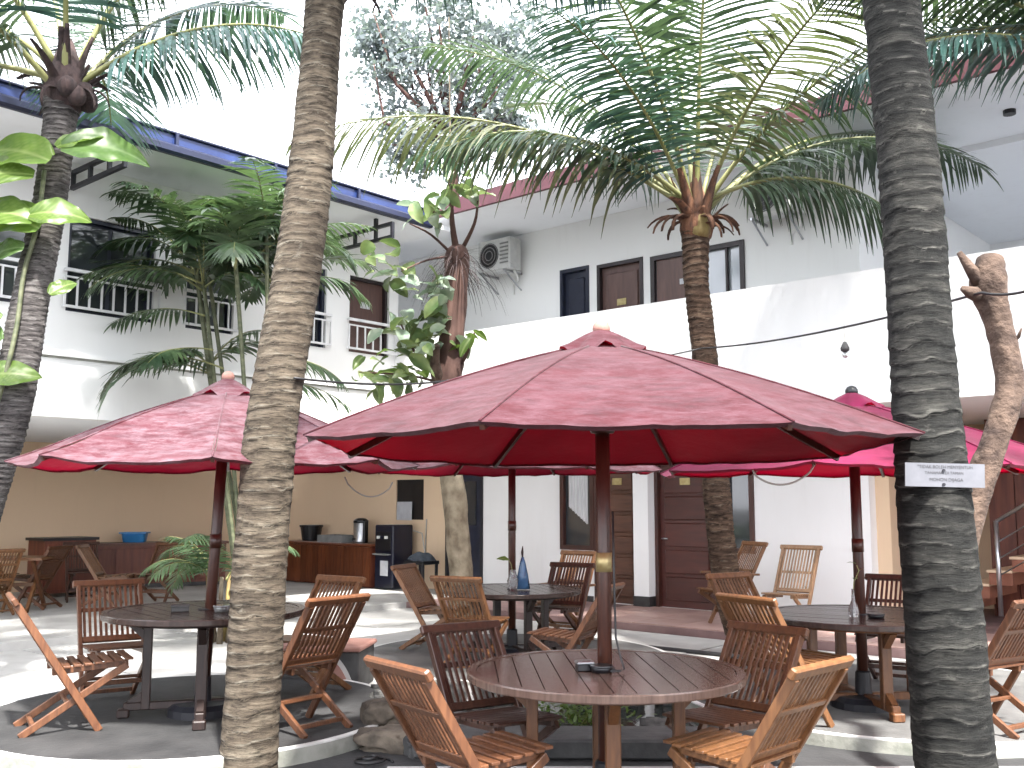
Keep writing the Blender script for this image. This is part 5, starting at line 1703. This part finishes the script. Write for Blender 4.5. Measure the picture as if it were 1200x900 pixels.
# ------------------------------------------------------------------ pond with rocks between the tables
pond = struct(MB().prism([(0.45 + 1.25 * math.cos(2 * math.pi * a / 40), 7.72 + 0.66 * math.sin(2 * math.pi * a / 40)) for a in range(40)], 0.0085, 0.0125).build('pond', 'water'))
lg_ = tag(MB().prism([(-0.62, 6.42), (1.62, 6.38), (1.66, 6.78), (-0.6, 6.84)], 0.014, 0.135).build('pond_ledge', 'slate', bevel=0.015), 'low dark stone ledge along the near side of the pond', 'ledge')


def rock(x, y, z, sx, sy, sz, mat, label, seed, rz=0.0):
    bm = bmesh.new()
    bmesh.ops.create_icosphere(bm, subdivisions=4, radius=1.0)
    for v in bm.verts:
        n_ = mnoise.noise(v.co * 1.3 + Vector((seed * 7.7, 0, 0))) * 0.42 + mnoise.cell(v.co * 2.1 + Vector((0, seed * 3.1, 0))) * 0.10 + mnoise.noise(v.co * 4.2 + Vector((0, seed * 3.1, 0))) * 0.20 + mnoise.noise(v.co * 10 + Vector((0, 0, seed))) * 0.07
        q = v.co * (1 + n_)
        for ax in range(3):
            q[ax] = max(-0.82, min(0.86, q[ax]))
        v.co = Vector((q.x * sx, q.y * sy, q.z * sz))
    me = bpy.data.meshes.new('rock')
    bm.to_mesh(me)
    bm.free()
    me.polygons.foreach_set('use_smooth', [seed % 2 == 0] * len(me.polygons))
    me.materials.append(MATS[mat])
    o = link('rock', me)
    o.location = (x, y, z + sz * 0.55)
    o.rotation_euler = (0, 0, rz)
    return tag(o, label, 'rock', 'rocks round the pond')


RK = 'grey rock in the ring round the dark pond'
rock(-0.86, 7.05, 0.0, 0.20, 0.15, 0.11, 'rock_brown', 'flat layered brown rock at the platform edge, upper one of two', 2, 0.3).location.z += 0.10
rock(-0.82, 6.72, 0.0, 0.22, 0.17, 0.10, 'rock_brown', 'broad brown rock on the path below the layered one', 4, -0.2)
rock(-0.55, 6.60, 0.0, 0.17, 0.15, 0.12, 'slate', 'nearly black rock on the path behind the orange chair', 7, 0.5)
for k, (x, y, sx, sz) in enumerate(((-1.0, 8.25, .16, .10), (-0.93, 7.86, .17, .12), (-0.72, 8.1, .19, .13), (-0.66, 7.6, .22, .17), (-0.48, 8.28, .17, .12), (-0.95, 7.5, .14, .09), (-0.15, 8.45, .16, .11), (0.95, 8.45, .2, .13),
                                    (1.3, 8.2, .18, .13), (1.62, 7.9, .22, .15), (1.72, 7.5, .18, .12), (1.5, 7.12, .17, .11), (1.0, 6.98, .16, .1), (0.3, 6.98, .15, .09), (-0.35, 7.0, .18, .12), (0.7, 8.42, .13, .09))):
    rock(x, y, 0.0, sx, sx * RNG.uniform(0.7, 1.0), sz, 'rock', RK, 20 + k, RNG.uniform(0, 3))
rock(0.28, 8.5, 0.0, 0.22, 0.18, 0.17, 'rock_pale', 'pale whitish rock beside the leg of the blue vase table', 41, 0.4)
rock(-0.53, 7.30, 0.0, 0.14, 0.12, 0.15, 'rock_pale', 'pale upright stone behind the darkest brown chair', 44, 0.4)

# plants by the pond
sh = thing('pond_shrub', 'low yellow green shrub growing at the pond edge under the reddish table', 'shrub')
m = MB()
for k in range(420):
    p = Vector((0.42, 7.05, 0.17)) + Vector((rg.gauss(0, 0.17), rg.gauss(0, 0.12), rg.gauss(0, 0.06)))
    strip_leaf(m, p, Vector((rg.gauss(0, 1), rg.gauss(0, 1), rg.gauss(0.5, 0.6))), Vector((0, 0, 1)), rg.uniform(0.04, 0.08), 0.03, 0.5, 3)
m.build('foliage', 'big_leaf', sh)
m = MB()
for k in range(7):
    m.tube([Vector((0.42, 7.05, 0.0)), Vector((0.42 + rg.uniform(-.15, .15), 7.05 + rg.uniform(-.1, .1), 0.17))], 0.006, 5)
m.build('stem', 'petiole', sh)
fp = thing('pond_fern', 'small green fern by the brown chair behind the reddish table', 'fern')
for k in range(12):
    a = k * 0.55
    frond('frond', Vector((0.62, 8.52, 0.02)), a, R_(rg.uniform(55, 80)), rg.uniform(0.4, 0.62), R_(rg.uniform(60, 110)), 16, 0.12, 0.018, 0.4, 'frond_green', 'petiole', fp, seed=1200 + k, r0=0.006)

# low block with the pink arch
bl = thing('stone_block', 'low dark stone block with pink top and a pink rounded triangle on its face', 'block', (-1.57, 8.95, 0.0), R_(-6))
MB().box(-0.42, 0.30, -0.26, 0.3, 0.0, 0.335).build('body', 'slate', bl, bevel=0.012)
MB().box(-0.44, 0.32, -0.28, 0.32, 0.335, 0.375).build('top_slab', 'pink_stone', bl, bevel=0.012)


def arch(scale, y0, y1):
    pol = []
    for i in range(21):
        t = i / 20
        x = (-1 + 2 * t)
        pol.append((x * 0.17 * scale, 0.235 * scale * (1 - abs(x) ** 1.7) ** 0.8))
    m = MB()
    n = len(pol)
    m.v += [Vector((x + 0.06, y0, z + 0.03)) for x, z in pol] + [Vector((x + 0.06, y1, z + 0.03)) for x, z in pol]
    m.f.append(tuple(range(n)))
    m.f.append(tuple(range(n, 2 * n))[::-1])
    for k in range(n):
        j = (k + 1) % n
        m.f.append((k, n + k, n + j, j))
    return m


arch(1.22, -0.268, -0.2605).build('arch_border', 'concrete', bl)
arch(1.0, -0.276, -0.2685).build('arch_inset', 'pink_stone', bl)

# hose along the court, cable coil on the path
hp = [W(-7.6, 9.5, 0.02), W(-6.5, 9.42, 0.02), W(-5.3, 9.46, 0.02), W(-4.0, 9.4, 0.02), W(-2.4, 9.45, 0.02), W(-1.0, 9.4, 0.02)]
tag(MB().tube([Vector(q[:3]) for q in smooth_path([(p.x, p.y, p.z, 0) for p in hp], 40)], 0.022, 8).build('hose', 'wire', smooth=True), 'black hose lying straight across the court in front of the terrace', 'hose')
cc = [Vector((-0.86 + (0.13 - 0.004 * k) * math.cos(k * 0.5), 6.35 + (0.13 - 0.004 * k) * 0.85 * math.sin(k * 0.5), 0.016 + 0.0012 * k)) for k in range(30)]
tag(MB().tube(cc, 0.009, 6).build('cable_coil', 'wire', smooth=True), 'small coil of black cable on the path beside the platform', 'cable')


# ------------------------------------------------------------------ overhead string
def strung(name, label, ctl, r, mat, sag):
    m = MB()
    P = []
    for a, b in zip(ctl[:-1], ctl[1:]):
        for k in range(16):
            t = k / 16
            p = a.lerp(b, t)
            p.z -= sag * 4 * t * (1 - t)
            P.append(p)
    P.append(ctl[-1])
    m.tube(P, r, 6)
    return tag(m.build(name, mat, smooth=True), label, 'cable')


strung('overhead_cable', 'black overhead cable stretched from palm to palm above the umbrellas',
       [at(345, 443, 6.1), at(560, 440, 9.4), at(823, 408, 10.45), at(1150, 343, 5.62), at(1260, 312, 5.0)], 0.0085, 'wire', 0.06)
bb = at(989, 379, 7.9)
lb = thing('hanging_bulb', 'small grey bulb hanging by a thread from the overhead cable', 'bulb', bb)
MB().tube([(0, 0, 0.0), (0, 0, -0.16)], 0.003, 5).build('cord', 'wire_pale', lb)
MB().lathe([(0.012, 0.0), (0.022, -0.02), (0.036, -0.05), (0.034, -0.07), (0.012, -0.085)], (0, 0, -0.15), 12).build('shade', 'slate', lb, smooth=True)
MB().lathe([(0.014, -0.086), (0.024, -0.10), (0.02, -0.12), (0.006, -0.13)], (0, 0, -0.15), 10).build('glass', 'clear_glass', lb, smooth=True)
# loose pale wires under the canopies
for (px, py, Y, w, label) in ((918, 552, 5.6, 36, 'pale loose wire drooping under the edge of the wine red umbrella'), (432, 566, 7.6, 28, 'pale loose wire drooping between the pink umbrella and the next')):
    P = []
    for k in range(17):
        t = k / 16
        P.append(at(px - w + 2 * w * t, py - 6 * (t - .5) * (1 if w > 30 else -1) + 16 * (1 - (2 * t - 1) ** 2) - (4 if k in (0, 16) else 0), Y + 0.15 * t))
    tag(MB().tube(P, 0.006, 6).build('loose_wire', 'wire_pale', smooth=True), label, 'wire')

# vase on the middle table, bottle on the right one
zm = ZM + 0.663
v = thing('flower_vase', 'clear vase in a blue sleeve with one leaf on the middle dark table', 'vase', (0.06, 10.36, zm))
MB().lathe([(0.035, 0), (0.05, 0.02), (0.06, 0.09), (0.035, 0.17), (0.028, 0.2)], (-0.05, 0, 0), 16).build('vase', 'clear_glass', v, smooth=True)
MB().lathe([(0.075, 0.01), (0.055, 0.15), (0.03, 0.27), (0.012, 0.33)], (0.05, 0.02, 0), 14).build('sleeve', 'blue_glass', v, smooth=True)
MB().tube([(-0.05, 0, 0.15), (-0.07, 0, 0.26), (-0.10, 0, 0.31)], 0.005, 6).build('stem', 'petiole', v)
put_leaf(v, 'vine2', 0, (-0.09, 0, 0.30), R_(175), R_(15), -0.7, 0.45)
MB().tube([(0.05, 0.02, 0.3), (0.045, 0.02, 0.38), (0.05, 0.02, 0.44)], [0.006, 0.014, 0.004], 7).build('dried_sprig', 'boot_dark', v)
zr = ZR + 0.668
v = thing('flower_bottle', 'thin glass bottle holding a wiry flower stem on the magenta umbrella table', 'bottle', (2.49, 7.42, zr))
MB().lathe([(0.032, 0), (0.038, 0.02), (0.036, 0.06), (0.014, 0.12), (0.010, 0.19), (0.012, 0.2)], (0, 0, 0), 14).build('bottle', 'clear_glass', v, smooth=True)
MB().tube([(0, 0, 0.15), (0.01, 0, 0.25), (0.05, 0, 0.33), (0.035, 0, 0.37)], 0.004, 5).build('stem', 'petiole', v)
for q in ((0.012, 0, 0.27), (0.05, 0, 0.33), (0.03, 0, 0.38)):
    put_leaf(v, 'vine0', 1, q, rg.uniform(0, 6), R_(30), 0, 0.2)
o = thing('ashtray', 'small black ashtray beside the thin flower bottle', 'ashtray', (2.63, 7.36, zr))
MB().lathe([(0.055, 0), (0.06, 0.028), (0.05, 0.028), (0.044, 0.012), (0.005, 0.01)], (0, 0, 0), 18).build('bowl', 'black_plastic', o, smooth=True)
MB().lathe([(0.0605, 0.02), (0.063, 0.025), (0.0605, 0.03)], (0, 0, 0), 18).build('rim', 'black_plastic', o)
